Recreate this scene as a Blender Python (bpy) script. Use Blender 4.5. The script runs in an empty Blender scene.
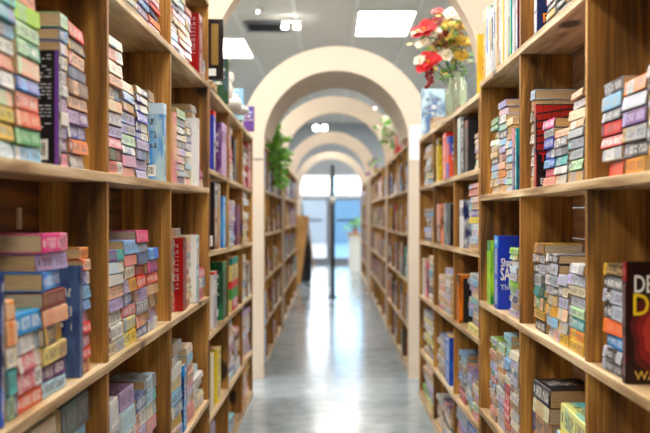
import bpy, bmesh, math, random
from mathutils import Matrix, Vector
C = bpy.context.scene.collection
sc = bpy.context.scene
PI = math.pi
H = 1.16            # camera height
F = 900.0           # focal length in pixels (frame 650 wide)
VX, VY = 332.0, 213.0

# ------------------------------------------------------------------ camera
cd = bpy.data.cameras.new('camera'); cam = bpy.data.objects.new('camera', cd); C.objects.link(cam)
cam.location = (0, 0, H); cam.rotation_euler = (PI/2, 0, 0)
cd.sensor_width = 36; cd.lens = F/650*36
cd.shift_x = -(VX-325)/650; cd.shift_y = -(216.5-VY)/650
cd.clip_start = 0.05; cd.clip_end = 200
cd.dof.use_dof = True; cd.dof.focus_distance = 2.5; cd.dof.aperture_fstop = 3.4
sc.camera = cam
# ------------------------------------------------------------------ world
w = bpy.data.worlds.new('sky'); sc.world = w; w.use_nodes = True
bg = w.node_tree.nodes['Background']; bg.inputs[0].default_value = (.82, .90, 1, 1); bg.inputs[1].default_value = 6.5
LAMP = 18.0
# ------------------------------------------------------------------ exposure
sc.view_settings.view_transform = 'Standard'; sc.view_settings.look = 'None'
sc.view_settings.exposure = 0.6; sc.view_settings.gamma = 1; sc.view_settings.use_curve_mapping = False

# ------------------------------------------------------------------ helpers
def lin(c):
    return tuple(((v/12.92) if v <= .04045 else ((v+.055)/1.055)**2.4) for v in c)
class NT:
    def __init__(s, name):
        s.m = bpy.data.materials.new(name); s.m.use_nodes = True; s.t = s.m.node_tree
        s.b = s.t.nodes['Principled BSDF']
    def n(s, typ, **kw):
        nd = s.t.nodes.new(typ)
        for k, v in kw.items():
            if k.startswith('i_'):
                key = k[2:]; nd.inputs[int(key) if key.isdigit() else key].default_value = v
            else: setattr(nd, k, v)
        return nd
    def l(s, a, b): s.t.links.new(a, b)
    def math(s, op, a, b=None, c=None):
        nd = s.n('ShaderNodeMath', operation=op)
        for i, v in enumerate((a, b, c)):
            if v is None: continue
            if isinstance(v, (int, float)): nd.inputs[i].default_value = v
            else: s.l(v, nd.inputs[i])
        return nd.outputs[0]
    def mix(s, fac, a, b, blend='MIX'):
        nd = s.n('ShaderNodeMix', data_type='RGBA', blend_type=blend)
        for sock, v in ((nd.inputs[0], fac), (nd.inputs[6], a), (nd.inputs[7], b)):
            if isinstance(v, (int, float)): sock.default_value = v
            elif isinstance(v, tuple): sock.default_value = (*v, 1) if len(v) == 3 else v
            else: s.l(v, sock)
        return nd.outputs[2]
    def ramp(s, fac, stops):
        nd = s.n('ShaderNodeValToRGB'); e = nd.color_ramp.elements
        while len(e) < len(stops): e.new(.5)
        for i, (p, c) in enumerate(stops):
            e[i].position = p; e[i].color = (*c, 1) if len(c) == 3 else c
        s.l(fac, nd.inputs[0]); return nd.outputs[0]

def simple(name, rgb, rough=.6, noise=.08, scale=20, **kw):
    t = NT(name)
    tc = t.n('ShaderNodeTexCoord'); nz = t.n('ShaderNodeTexNoise', i_Scale=scale, i_Detail=4.0)
    t.l(tc.outputs['Object'], nz.inputs['Vector'])
    c = lin(rgb)
    out = t.ramp(nz.outputs[0], [(.3, tuple(v*(1-noise*2) for v in c)), (.7, tuple(min(1, v*(1+noise)) for v in c))])
    t.l(out, t.b.inputs['Base Color']); t.b.inputs['Roughness'].default_value = rough
    for k, v in kw.items(): t.b.inputs[k.replace('_', ' ')].default_value = v
    return t.m

def wood(name, axis, dark, mid, light, knots=True):
    t = NT(name)
    tc = t.n('ShaderNodeTexCoord'); oi = t.n('ShaderNodeObjectInfo')
    add = t.n('ShaderNodeVectorMath', operation='ADD'); cmb = t.n('ShaderNodeCombineXYZ')
    r = t.math('MULTIPLY', oi.outputs['Random'], 37.0)
    for i in range(3): t.l(r, cmb.inputs[i])
    t.l(tc.outputs['Object'], add.inputs[0]); t.l(cmb.outputs[0], add.inputs[1])
    def mapped(sc_long, sc_cross):
        mp = t.n('ShaderNodeMapping'); s = [sc_cross]*3; s[axis] = sc_long
        mp.inputs['Scale'].default_value = s; t.l(add.outputs[0], mp.inputs[0]); return mp.outputs[0]
    n1 = t.n('ShaderNodeTexNoise', i_Scale=1.0, i_Detail=5.0, i_Distortion=1.2); t.l(mapped(1.6, 16), n1.inputs['Vector'])
    n2 = t.n('ShaderNodeTexNoise', i_Scale=1.0, i_Detail=3.0); t.l(mapped(5, 160), n2.inputs['Vector'])
    n3 = t.n('ShaderNodeTexNoise', i_Scale=1.0, i_Detail=2.0); t.l(mapped(1.5, 3), n3.inputs['Vector'])
    wv = t.n('ShaderNodeTexWave', i_Scale=1.0, i_Distortion=7.0, i_Detail=2.0, wave_type='RINGS'); t.l(mapped(.9, 7), wv.inputs['Vector'])
    f = t.math('ADD', t.math('MULTIPLY', n1.outputs[0], .55), t.math('MULTIPLY', n2.outputs[0], .25))
    f = t.math('ADD', f, t.math('MULTIPLY', wv.outputs[0], .12))
    f = t.math('ADD', f, t.math('MULTIPLY', n3.outputs[0], .12))
    col = t.ramp(f, [(.38, lin(dark)), (.52, lin(mid)), (.66, lin(light))])
    if knots:
        vo = t.n('ShaderNodeTexVoronoi', i_Scale=1.0); t.l(mapped(2.2, 4.2), vo.inputs['Vector'])
        k = t.ramp(vo.outputs['Distance'], [(.08, (1, 1, 1)), (.14, (0, 0, 0))])
        col = t.mix(k, col, lin((dark[0]*.5, dark[1]*.42, dark[2]*.4)))
    t.l(col, t.b.inputs['Base Color']); t.b.inputs['Roughness'].default_value = .48
    bp = t.n('ShaderNodeBump', i_Strength=.15, i_Distance=.002); t.l(n2.outputs[0], bp.inputs['Height']); t.l(bp.outputs[0], t.b.inputs['Normal'])
    return t.m

M = {}
M['panel'] = wood('stained_pine_panel', 2, (.30, .185, .055), (.61, .41, .16), (.83, .62, .29))
M['back'] = wood('stained_pine_back', 1, (.20, .115, .05), (.38, .24, .11), (.55, .37, .18), False)
M['board'] = wood('worn_pine_board', 1, (.54, .41, .25), (.78, .66, .49), (.93, .85, .71), True)
M['plank'] = wood('pale_plank', 1, (.55, .42, .32), (.68, .55, .43), (.76, .64, .52), False)
M['arch'] = simple('cream_arch_paint', (.86, .79, .71), .6, .02, 3)
M['wall'] = simple('grey_wall_paint', (.66, .68, .70), .7, .02, 2)
M['black'] = simple('black_paint', (.06, .07, .09), .4)
M['white'] = simple('white_paint', (.90, .90, .88), .5, .02)
M['paper'] = simple('white_paper', (.95, .95, .96), .7, .02)
M['foliage'] = simple('green_leaf', (.48, .74, .24), .5, .2, 30)
M['stem'] = simple('green_stem', (.25, .42, .15), .6)
M['red_petal'] = simple('red_petal', (.86, .10, .12), .6, .15, 60)
M['dark_petal'] = simple('dark_red_petal', (.55, .05, .12), .6, .15, 60)
M['white_petal'] = simple('cream_petal', (.97, .93, .85), .6, .05, 60)
M['yellow_petal'] = simple('yellow_petal', (.96, .80, .30), .6, .15, 60)
M['purple_petal'] = simple('purple_petal', (.55, .25, .6), .6, .1, 60)
M['fur'] = simple('white_plush', (.88, .87, .84), .95, .12, 90)
M['tanwood'] = simple('tan_wood', (.72, .52, .28), .6, .15, 8)
M['dark'] = simple('dark_metal', (.16, .16, .17), .5)
M['grey'] = simple('grey_metal', (.45, .46, .48), .5)
M['outwall'] = simple('blue_grey_render', (.38, .41, .43), .8)
M['outground'] = simple('dark_asphalt', (.34, .355, .37), .9)
def glass(name, rgb, rough=0.0, alpha=None):
    t = NT(name); t.b.inputs['Base Color'].default_value = (*rgb, 1); t.b.inputs['Roughness'].default_value = rough
    t.b.inputs['Transmission Weight'].default_value = 1; t.b.inputs['IOR'].default_value = 1.45
    return t.m
M['vase'] = glass('vase_glass', (.80, .88, .70), .15); M['vase'].node_tree.nodes['Principled BSDF'].inputs['Transmission Weight'].default_value = .75
def pane_mat():
    t = NT('window_glass'); tr = t.n('ShaderNodeBsdfTransparent'); gl = t.n('ShaderNodeBsdfGlossy', i_Roughness=.03)
    mx = t.n('ShaderNodeMixShader'); fr = t.n('ShaderNodeFresnel', i_IOR=1.3)
    t.l(fr.outputs[0], mx.inputs[0]); t.l(tr.outputs[0], mx.inputs[1]); t.l(gl.outputs[0], mx.inputs[2])
    t.l(mx.outputs[0], t.t.nodes['Material Output'].inputs[0]); return t.m
M['pane'] = pane_mat()
def emit(name, rgb, s):
    t = NT(name); t.b.inputs['Base Color'].default_value = (.9, .9, .9, 1)
    t.b.inputs['Emission Color'].default_value = (*rgb, 1); t.b.inputs['Emission Strength'].default_value = s
    return t.m
M['lamp'] = emit('fluorescent_diffuser', (1, .95, .87), LAMP)
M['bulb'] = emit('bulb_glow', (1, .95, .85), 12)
def floor_mat():
    t = NT('polished_concrete'); tc = t.n('ShaderNodeTexCoord')
    n1 = t.n('ShaderNodeTexNoise', i_Scale=1.6, i_Detail=8.0, i_Roughness=.65); t.l(tc.outputs['Object'], n1.inputs['Vector'])
    n2 = t.n('ShaderNodeTexNoise', i_Scale=9.0, i_Detail=6.0); t.l(tc.outputs['Object'], n2.inputs['Vector'])
    f = t.math('ADD', t.math('MULTIPLY', n1.outputs[0], .6), t.math('MULTIPLY', n2.outputs[0], .4))
    t.l(t.ramp(f, [(.35, lin((.50, .555, .595))), (.5, lin((.59, .645, .68))), (.66, lin((.66, .705, .735)))]), t.b.inputs['Base Color'])
    r = t.n('ShaderNodeMapRange'); t.l(n2.outputs[0], r.inputs[0]); r.inputs[3].default_value = .08; r.inputs[4].default_value = .26
    t.l(r.outputs[0], t.b.inputs['Roughness'])
    bp = t.n('ShaderNodeBump', i_Strength=.06, i_Distance=.006); t.l(n2.outputs[0], bp.inputs['Height']); t.l(bp.outputs[0], t.b.inputs['Normal'])
    return t.m
M['floor'] = floor_mat()
def ceil_mat():
    t = NT('ceiling_tiles'); tc = t.n('ShaderNodeTexCoord'); sp = t.n('ShaderNodeSeparateXYZ'); t.l(tc.outputs['Object'], sp.inputs[0])
    nz = t.n('ShaderNodeTexNoise', i_Scale=60.0, i_Detail=3.0); t.l(tc.outputs['Object'], nz.inputs['Vector'])
    t.l(t.ramp(nz.outputs[0], [(.3, lin((.82, .81, .78))), (.7, lin((.88, .87, .84)))]), t.b.inputs['Base Color'])
    t.b.inputs['Roughness'].default_value = .9; return t.m
M['ceiling'] = ceil_mat()

# the book cover material: main colour, accent colour and a random number come with the mesh
def cover_mat():
    t = NT('printed_book_cover')
    a = t.n('ShaderNodeAttribute', attribute_name='cova').outputs['Color']
    b = t.n('ShaderNodeAttribute', attribute_name='covb').outputs['Color']
    rn = t.n('ShaderNodeAttribute', attribute_name='rnd').outputs['Fac']
    uv = t.n('ShaderNodeUVMap', uv_map='UVMap'); sp = t.n('ShaderNodeSeparateXYZ'); t.l(uv.outputs[0], sp.inputs[0])
    u, v = sp.outputs[0], sp.outputs[1]
    spine = t.math('LESS_THAN', u, 1.5)
    def step(x, lo, hi):     # inside [lo,hi]
        return t.math('MULTIPLY', t.math('GREATER_THAN', x, lo), t.math('LESS_THAN', x, hi))
    def nz(su, sv, off, detail=1.0):
        cb = t.n('ShaderNodeCombineXYZ'); t.l(t.math('MULTIPLY', u, su), cb.inputs[0]); t.l(t.math('MULTIPLY', v, sv), cb.inputs[1])
        t.l(t.math('MULTIPLY_ADD', rn, 91.0, off), cb.inputs[2])
        n = t.n('ShaderNodeTexNoise', i_Scale=1.0, i_Detail=detail); t.l(cb.outputs[0], n.inputs['Vector']); return n.outputs[0]
    r2 = t.math('FRACT', t.math('MULTIPLY', rn, 7.31)); r3 = t.math('FRACT', t.math('MULTIPLY', rn, 23.7)); r4 = t.math('FRACT', t.math('MULTIPLY', rn, 61.9))
    # spine: one accent block, author, title, publisher mark
    split = t.math('MULTIPLY_ADD', r2, .45, .25)
    block = t.math('MULTIPLY', t.math('LESS_THAN', u, split), t.math('GREATER_THAN', r3, .55))
    block = t.math('MAXIMUM', block, t.math('MULTIPLY', t.math('GREATER_THAN', u, .84), t.math('GREATER_THAN', r4, .4)))
    pic = t.math('MULTIPLY', t.math('GREATER_THAN', nz(5, 1.6, 3.0, 2.0), .60), .45)
    scol = t.mix(t.math('MAXIMUM', block, pic), a, b)
    lum = t.n('ShaderNodeRGBToBW'); t.l(scol, lum.inputs[0])
    ink = t.mix(t.math('GREATER_THAN', lum.outputs[0], .28), (.86, .84, .80), (.06, .05, .09))
    ink = t.mix(t.math('MULTIPLY', t.math('GREATER_THAN', r4, .6), .8), ink, b)
    txt = t.math('MULTIPLY', t.math('GREATER_THAN', nz(80, 4.5, 0.0, 1.0), .50), step(v, .2, .8))
    txt = t.math('MULTIPLY', txt, t.math('MAXIMUM', step(u, .06, .40), step(u, .47, .82)))
    txt = t.math('MAXIMUM', txt, t.math('MULTIPLY', step(u, .89, .95), step(v, .3, .7)))
    scol = t.mix(t.math('MULTIPLY', txt, .88), scol, ink)
    # front and back covers: soft picture, two title bands
    pc = t.mix(t.ramp(nz(2.2, 2.2, 9.0, 3.0), [(.42, (0, 0, 0)), (.62, (1, 1, 1))]), a, b)
    uu = t.math('FRACT', u)
    tt = t.math('MULTIPLY', t.math('GREATER_THAN', nz(9, 14, 17.0), .5), t.math('MAXIMUM', step(uu, .72, .80), t.math('MAXIMUM', step(uu, .55, .64), step(uu, .42, .49))))
    tt = t.math('MULTIPLY', tt, step(v, .15, .85))
    lum2 = t.n('ShaderNodeRGBToBW'); t.l(pc, lum2.inputs[0])
    ink2 = t.mix(t.math('GREATER_THAN', lum2.outputs[0], .25), (.8, .78, .72), (.08, .07, .1))
    plain = t.math('GREATER_THAN', u, 3.5)
    pc = t.mix(t.math('MULTIPLY', tt, .8), pc, ink2)
    pc = t.mix(plain, pc, a)
    col = t.mix(spine, pc, scol)
    t.l(col, t.b.inputs['Base Color']); t.b.inputs['Roughness'].default_value = .32
    t.b.inputs['Specular IOR Level'].default_value = .45
    return t.m
M['cover'] = cover_mat()
def page_mat():
    t = NT('page_edges'); rn = t.n('ShaderNodeObjectInfo').outputs['Random']
    tc = t.n('ShaderNodeTexCoord'); mp = t.n('ShaderNodeMapping'); mp.inputs['Scale'].default_value = (20, 20, 900); t.l(tc.outputs['Object'], mp.inputs[0])
    n = t.n('ShaderNodeTexNoise', i_Scale=1.0, i_Detail=2.0); t.l(mp.outputs[0], n.inputs['Vector'])
    base = t.ramp(rn, [(0, lin((.76, .62, .42))), (.5, lin((.86, .73, .53))), (1, lin((.74, .68, .60)))])
    t.l(t.mix(.55, base, t.ramp(n.outputs[0], [(.35, (.55, .5, .45)), (.6, (1, 1, 1))]), 'MULTIPLY'), t.b.inputs['Base Color'])
    t.b.inputs['Roughness'].default_value = .9; return t.m
M['pages'] = page_mat()
def barcode_mat():
    t = NT('barcode_print'); uv = t.n('ShaderNodeTexCoord'); sp = t.n('ShaderNodeSeparateXYZ'); t.l(uv.outputs['Generated'], sp.inputs[0])
    n = t.n('ShaderNodeTexNoise', i_Scale=1.0, i_Detail=0.0, noise_dimensions='1D'); t.l(t.math('MULTIPLY', sp.outputs[0], 26.0), n.inputs['W'])
    inx = t.math('MULTIPLY', t.math('GREATER_THAN', sp.outputs[0], .14), t.math('LESS_THAN', sp.outputs[0], .86))
    inz = t.math('MULTIPLY', t.math('GREATER_THAN', sp.outputs[2], .2), t.math('LESS_THAN', sp.outputs[2], .82))
    bars = t.math('MULTIPLY', t.math('GREATER_THAN', n.outputs[0], .5), t.math('MULTIPLY', inx, inz))
    t.l(t.mix(bars, (.9, .9, .9), (.03, .03, .03)), t.b.inputs['Base Color']); return t.m
M['barcode'] = barcode_mat()
def flat(name, rgb): return simple(name, rgb, .4, .03, 40)
M['ink_yellow'] = flat('yellow_ink', (.98, .83, .12)); M['ink_white'] = flat('white_ink', (.96, .95, .93))
M['ink_orange'] = flat('orange_ink', (.98, .58, .15)); M['ink_gold'] = flat('gold_ink', (.85, .70, .30)); M['ink_red'] = flat('red_ink', (.85, .12, .08))
M['dull_gold'] = flat('dull_gold_print', (.52, .40, .14))
M['ink_silver'] = flat('silver_ink', (.80, .82, .84))

def mesh_obj(name, verts, faces, mat, parent=None):
    me = bpy.data.meshes.new(name); me.from_pydata(verts, [], faces); me.update()
    o = bpy.data.objects.new(name, me); C.objects.link(o)
    for m in (mat if isinstance(mat, list) else [mat]): me.materials.append(m)
    if parent: o.parent = parent
    return o
class MB:
    def __init__(s): s.v = []; s.f = []
    def box(s, x0, x1, y0, y1, z0, z1, sl=0.0):
        """axis box; sl raises z by sl*(y-y0)"""
        n = len(s.v); d = sl*(y1-y0)
        s.v += [(x0, y0, z0), (x1, y0, z0), (x1, y1, z0+d), (x0, y1, z0+d), (x0, y0, z1), (x1, y0, z1), (x1, y1, z1+d), (x0, y1, z1+d)]
        s.f += [tuple(n+i for i in q) for q in ((0, 3, 2, 1), (4, 5, 6, 7), (0, 1, 5, 4), (1, 2, 6, 5), (2, 3, 7, 6), (3, 0, 4, 7))]
    def tube(s, pts, r, seg=8):
        n0 = len(s.v); P = [Vector(p) for p in pts]; rr = r if isinstance(r, list) else [r]*len(P)
        for i, p in enumerate(P):
            d = (P[min(i+1, len(P)-1)]-P[max(i-1, 0)]).normalized(); a = d.orthogonal().normalized(); b = d.cross(a)
            if i and a.dot(pa) < 0: a, b = -a, -b
            pa = a
            for k in range(seg):
                t = 2*PI*k/seg; s.v.append(tuple(p+rr[i]*(a*math.cos(t)+b*math.sin(t))))
        for i in range(len(P)-1):
            for k in range(seg):
                s.f.append((n0+i*seg+k, n0+i*seg+(k+1) % seg, n0+(i+1)*seg+(k+1) % seg, n0+(i+1)*seg+k))
        s.f.append(tuple(n0+k for k in range(seg))[::-1]); s.f.append(tuple(n0+(len(P)-1)*seg+k for k in range(seg)))
    def lathe(s, c, prof, seg=24):
        n0 = len(s.v)
        for r, z in prof:
            for k in range(seg): t = 2*PI*k/seg; s.v.append((c[0]+r*math.cos(t), c[1]+r*math.sin(t), c[2]+z))
        for i in range(len(prof)-1):
            for k in range(seg): s.f.append((n0+i*seg+k, n0+i*seg+(k+1) % seg, n0+(i+1)*seg+(k+1) % seg, n0+(i+1)*seg+k))
    def build(s, name, mat, parent=None, smooth=False, bevel=0):
        o = mesh_obj(name, s.v, s.f, mat, parent)
        if smooth:
            for p in o.data.polygons: p.use_smooth = True
        if bevel:
            b = o.modifiers.new('bevel', 'BEVEL'); b.width = bevel; b.segments = 2; b.limit_method = 'ANGLE'
        return o
def empty(name, loc=(0, 0, 0)):
    o = bpy.data.objects.new(name, None); C.objects.link(o); o.location = loc; o.empty_display_size = .05; return o
def tag(o, label, cat, group=None):
    o['label'] = label; o['category'] = cat
    if group: o['group'] = group
    return o
def struct(o): o['kind'] = 'structure'; return o
def box(name, b, mat, parent=None, bevel=0):
    m = MB(); m.box(*b); return m.build(name, mat, parent, bevel=bevel)

# ------------------------------------------------------------------ room
CEIL = 3.16; YB = 20.0; XW = 4.6
struct(box('floor', (-XW, XW, -3.5, YB, -.05, 0), M['floor']))
cl = struct(box('ceiling', (-XW, XW, -3.5, YB, CEIL, CEIL+.05), M['ceiling']))
struct(box('wall_left', (-XW-.1, -XW, -3.5, YB, 0, CEIL), M['wall']))
struct(box('wall_right', (XW, XW+.1, -3.5, YB, 0, CEIL), M['wall']))
struct(box('wall_front', (-XW, XW, -3.6, -3.5, 0, CEIL), M['wall']))
# back wall with a glazed entrance
wx0, wx1 = -.92, .78
m = MB(); m.box(-XW, wx0, YB, YB+.15, 0, CEIL); m.box(wx1, XW, YB, YB+.15, 0, CEIL); m.box(wx0, wx1, YB, YB+.15, 2.02, CEIL)
struct(m.build('wall_back', M['wall']))
M['pane_blue'] = M['pane'].copy(); M['pane_blue'].name = 'daylight_blue_glass'  # blue of the daylight streak on the floor is put into this glass
for _n in M['pane_blue'].node_tree.nodes:
    if _n.type == 'BSDF_TRANSPARENT': _n.inputs[0].default_value = (.66, .85, 1, 1)
def door(n, x0, x1):
    r = struct(empty('door_%d' % n, ((x0+x1)/2, YB+.05, 0)))
    m = MB(); h = 1.50
    for a in ((x0, x0+.07, 0, h), (x1-.07, x1, 0, h), (x0+.07, x1-.07, 0, .16), (x0+.07, x1-.07, h-.05, h)):
        m.box(a[0]-r.location.x, a[1]-r.location.x, -.025, .025, a[2], a[3])
    m.build('door_frame', M['grey'], r)
    box('door_glass', (x0+.07-r.location.x, x1-.07-r.location.x, -.004, .004, .16, h-.05), M['pane' if n == 1 else 'pane_blue'], r)
    box('handle', (-.2 if n == 1 else -.28, .28 if n == 1 else .2, -.07, -.045, .98, 1.02), M['black'], r)
    return r
door(1, wx0, -.05); door(2, -.01, wx1)
def window(n, x0, x1):
    r = struct(empty('window_%d' % n, ((x0+x1)/2, YB+.05, 1.52)))
    m = MB(); c = r.location.x
    for a in ((x0, x0+.05, 0, .5), (x1-.05, x1, 0, .5), (x0+.05, x1-.05, 0, .05), (x0+.05, x1-.05, .45, .5)):
        m.box(a[0]-c, a[1]-c, -.03, .03, a[2], a[3])
    m.build('window_frame', M['white'], r)
    box('window_glass', (x0+.05-c, x1-.05-c, -.004, .004, .05, .45), M['pane' if n == 1 else 'pane_blue'], r)
window(1, wx0, -.03); window(2, -.03, wx1)
struct(box('trim_1', (-.05, -.01, YB+.02, YB+.08, 0, 1.51), M['grey']))
g = struct(box('pavement', (-20, 20, YB+.15, 60, -.05, 0), M['outground']))
g = box('sky_block_wall', (-20, 20, 35, 35.2, 0, 1.9), M['outwall']); tag(g, 'added low blue-grey wall outside, hiding the sky behind the entrance doors', 'wall')  # added wall, sized to keep bright sky out of the door glass
# ceiling grid bars
m = MB()
GX0 = .24
for k in range(-7, 8):
    x = GX0+.61*k
    m.box(x-.02, x+.02, -3.5, YB, CEIL-.012, CEIL-.0005)
for k in range(0, 20):
    y = -3.23+1.22*k
    m.box(-XW, XW, y-.012, y+.012, CEIL-.005, CEIL-.0005)
struct(m.build('trim_2', M['white']))
# ceiling lights
lights = []
def ceiling_light(x0, y0, label):
    r = empty('ceiling_light', (x0+.305, y0+.61, CEIL-.03)); tag(r, label, 'ceiling light', 'fluorescent ceiling panels')
    m = MB(); a, b = .305, .61
    m.box(-a, a, -b, -b+.03, 0, .028); m.box(-a, a, b-.03, b, 0, .028); m.box(-a, -a+.03, -b+.03, b-.03, 0, .028); m.box(a-.03, a, -b+.03, b-.03, 0, .028)
    m.build('light_frame', M['white'], r)
    box('diffuser', (-a+.03, a-.03, -b+.03, b-.03, .006, .016), M['lamp'], r)
k = 0
for i, y in enumerate([-1.98, .46, 2.9, 5.3, 7.75, 10.2]):
    ceiling_light(GX0-.61*3, y, 'bright ceiling panel of the left column, %s' % ['farthest behind the camera', 'just behind the camera', 'over the near left bookcase', 'over the second left bookcase', 'cut by the picture\'s top edge', 'behind the gold and black book'][i])
for i, y in enumerate([-.8, 1.65, 4.08, 8.8, 12.63, 16.9]):
    ceiling_light(GX0-(.61 if i in (1,) else 0), y, 'bright fluorescent ceiling panel of the aisle column, %s' % ['behind the camera', 'above the camera', 'between camera and nearest arch', 'in view left of the flower vase', 'between second and third arch', 'seen through the third arch'][i])
ceiling_light(GX0-.61, 16.2, 'bright ceiling panel seen inside the second arch, just left of the pole')
for s in (-1, 1):
    for i, y in enumerate([-1.5, 2.2, 5.9, 9.6, 13.3, 17.0]):
        ceiling_light(GX0+.61*(-7 if s < 0 else 4), y, 'fluorescent ceiling panel over the neighbouring %s aisle, %s counting from the front' % ('left' if s < 0 else 'right', ['first', 'second', 'third', 'fourth', 'fifth', 'sixth'][i]))
# twin lamp on the third arch
r = empty('spot_light', (-.17, 12.94, 2.335)); tag(r, 'small twin head lamp sitting on top of the third arch', 'lamp')
box('housing', (-.08, .08, -.03, .03, 0, .03), M['white'], r, .004)
for s_ in (-1, 1):
    m = MB(); m.lathe((s_*.06, -.03, .05), [(0, -.04), (.03, -.035), (.042, 0), (.03, .03), (0, .035)], 14); m.build('lamp_head', M['bulb'], r, True)
# ceiling diffuser grille
r = empty('ceiling_vent', (-.685, 9.55, CEIL-.035)); tag(r, 'dark square air vent in the ceiling above the left bookcases', 'vent')
m = MB(); a = .23
m.box(-a, a, -a, -a+.03, 0, .025); m.box(-a, a, a-.03, a, 0, .025); m.box(-a, -a+.03, -a+.03, a-.03, 0, .025); m.box(a-.03, a, -a+.03, a-.03, 0, .025)
m.build('vent_frame', M['grey'], r)
m = MB()
for i in range(7): m.box(-a+.03, a-.03, -a+.05+i*.056, -a+.060+i*.056, .0, .02)
m.build('slats', M['dark'], r)
box('backing', (-a+.03, a-.03, -a+.03, a-.03, .021, .026), M['black'], r)
r = empty('smoke_detector', (-.72, 8.75, CEIL-.04)); tag(r, 'small round white smoke detector on the ceiling in front of the vent', 'smoke detector')
m = MB(); m.lathe((0, 0, 0), [(0, 0), (.03, .0), (.055, .012), (.06, .04)]); m.build('housing', M['white'], r, True)
m = MB(); m.lathe((0, 0, 0), [(0, -.012), (.012, -.010), (.014, 0.001)], 12); m.build('glowing_sensor', M['bulb'], r, True)  # bright spot painted as a glow; this part is no lamp
r = empty('emergency_light', (-.42, 9.2, CEIL-.09)); tag(r, 'twin head emergency light on the ceiling right of the vent', 'lamp')
box('housing', (-.10, .10, -.03, .03, .04, .088), M['white'], r, .005)
for s in (-1, 1):
    m = MB(); m.lathe((s*.06, -.01, 0), [(0, -.03), (.03, -.028), (.036, -.01), (.02, .02), (.012, .045)], 14); m.build('lamp_head', M['bulb'], r, True)

# ------------------------------------------------------------------ arches
def arch(y, depth, cx, cz, ri, ro, label, post_z=0.0, postd=None, foot=None):
    r = empty('archway', (cx, y, 0)); tag(r, label, 'arch')
    seg = 48; m = MB()
    zs = foot if foot is not None else cz
    a0 = math.asin(max(-1, min(1, (zs-cz)/ri)))
    n = seg+1
    for i in range(n):
        t = a0+(PI-2*a0)*i/seg
        for rad in (ri, ro):
            for d in (0, depth):
                m.v.append((rad*math.cos(t), d, cz+rad*math.sin(t)))
    for i in range(seg):
        a, b = i*4, i*4+4
        m.f += [(a, a+2, b+2, b), (a+1, b+1, b+3, a+3), (a, b, b+1, a+1), (a+2, a+3, b+3, b+2)]
    m.f += [(0, 1, 3, 2), (seg*4, seg*4+2, seg*4+3, seg*4+1)]
    o = m.build('arch_ring', M['arch'], r)
    for p in o.data.polygons: p.use_smooth = False
    if postd:
        for s in (-1, 1):
            m = MB(); a, b = sorted((s*ri, s*ro)); m.box(a, b, 0, postd, 0, cz); m.build('post', M['arch'], r)
    return r
arch(3.78, .12, .054, 1.72, .575, .745, 'nearest cream arch, only its haunches visible at the top', foot=1.702)
A1 = arch(6.3, .08, .03, 1.65, .5075, .6775, 'largest cream arch spanning the aisle with a paper notice on its post', postd=.08)
# deep vault behind the first arch's face
m = MB(); seg = 48; ri, ro, cz = .5075, .60, 1.65; a0 = math.asin(.06/ri)
for i in range(seg+1):
    t = a0+(PI-2*a0)*i/seg
    for rad in (ri, ro):
        for d in (.08, .90): m.v.append((rad*math.cos(t), d, cz+rad*math.sin(t)))
for i in range(seg):
    a, b = i*4, i*4+4
    m.f += [(a, a+2, b+2, b), (a+1, b+1, b+3, a+3), (a, b, b+1, a+1), (a+2, a+3, b+3, b+2)]
m.f += [(0, 1, 3, 2), (seg*4, seg*4+2, seg*4+3, seg*4+1)]
m.build('vault', M['arch'], A1)
arch(8.98, .08, .03, 1.65, .5075, .6775, 'second cream arch with white flowers on its right shoulder', postd=.08)
arch(12.9, .08, -.013, 1.65, .5075, .6775, 'third cream arch further down the aisle', postd=.08)
arch(17.0, .08, -.02, 1.62, .56, .70, 'farthest cream arch just in front of the entrance', postd=.08)
o = box('paper_notice', (.03+.5075+.004, .03+.5075+.085, 6.294, 6.2985, 1.53, 1.775), M['paper']); tag(o, 'white paper notice taped to the right post of the largest arch', 'notice')
o = box('joint_clip', (-.463-.09, -.463-.02, 6.293, 6.2985, 1.532, 1.542), M['grey']); tag(o, 'thin grey strip across the left post of the largest arch', 'strip')

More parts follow.
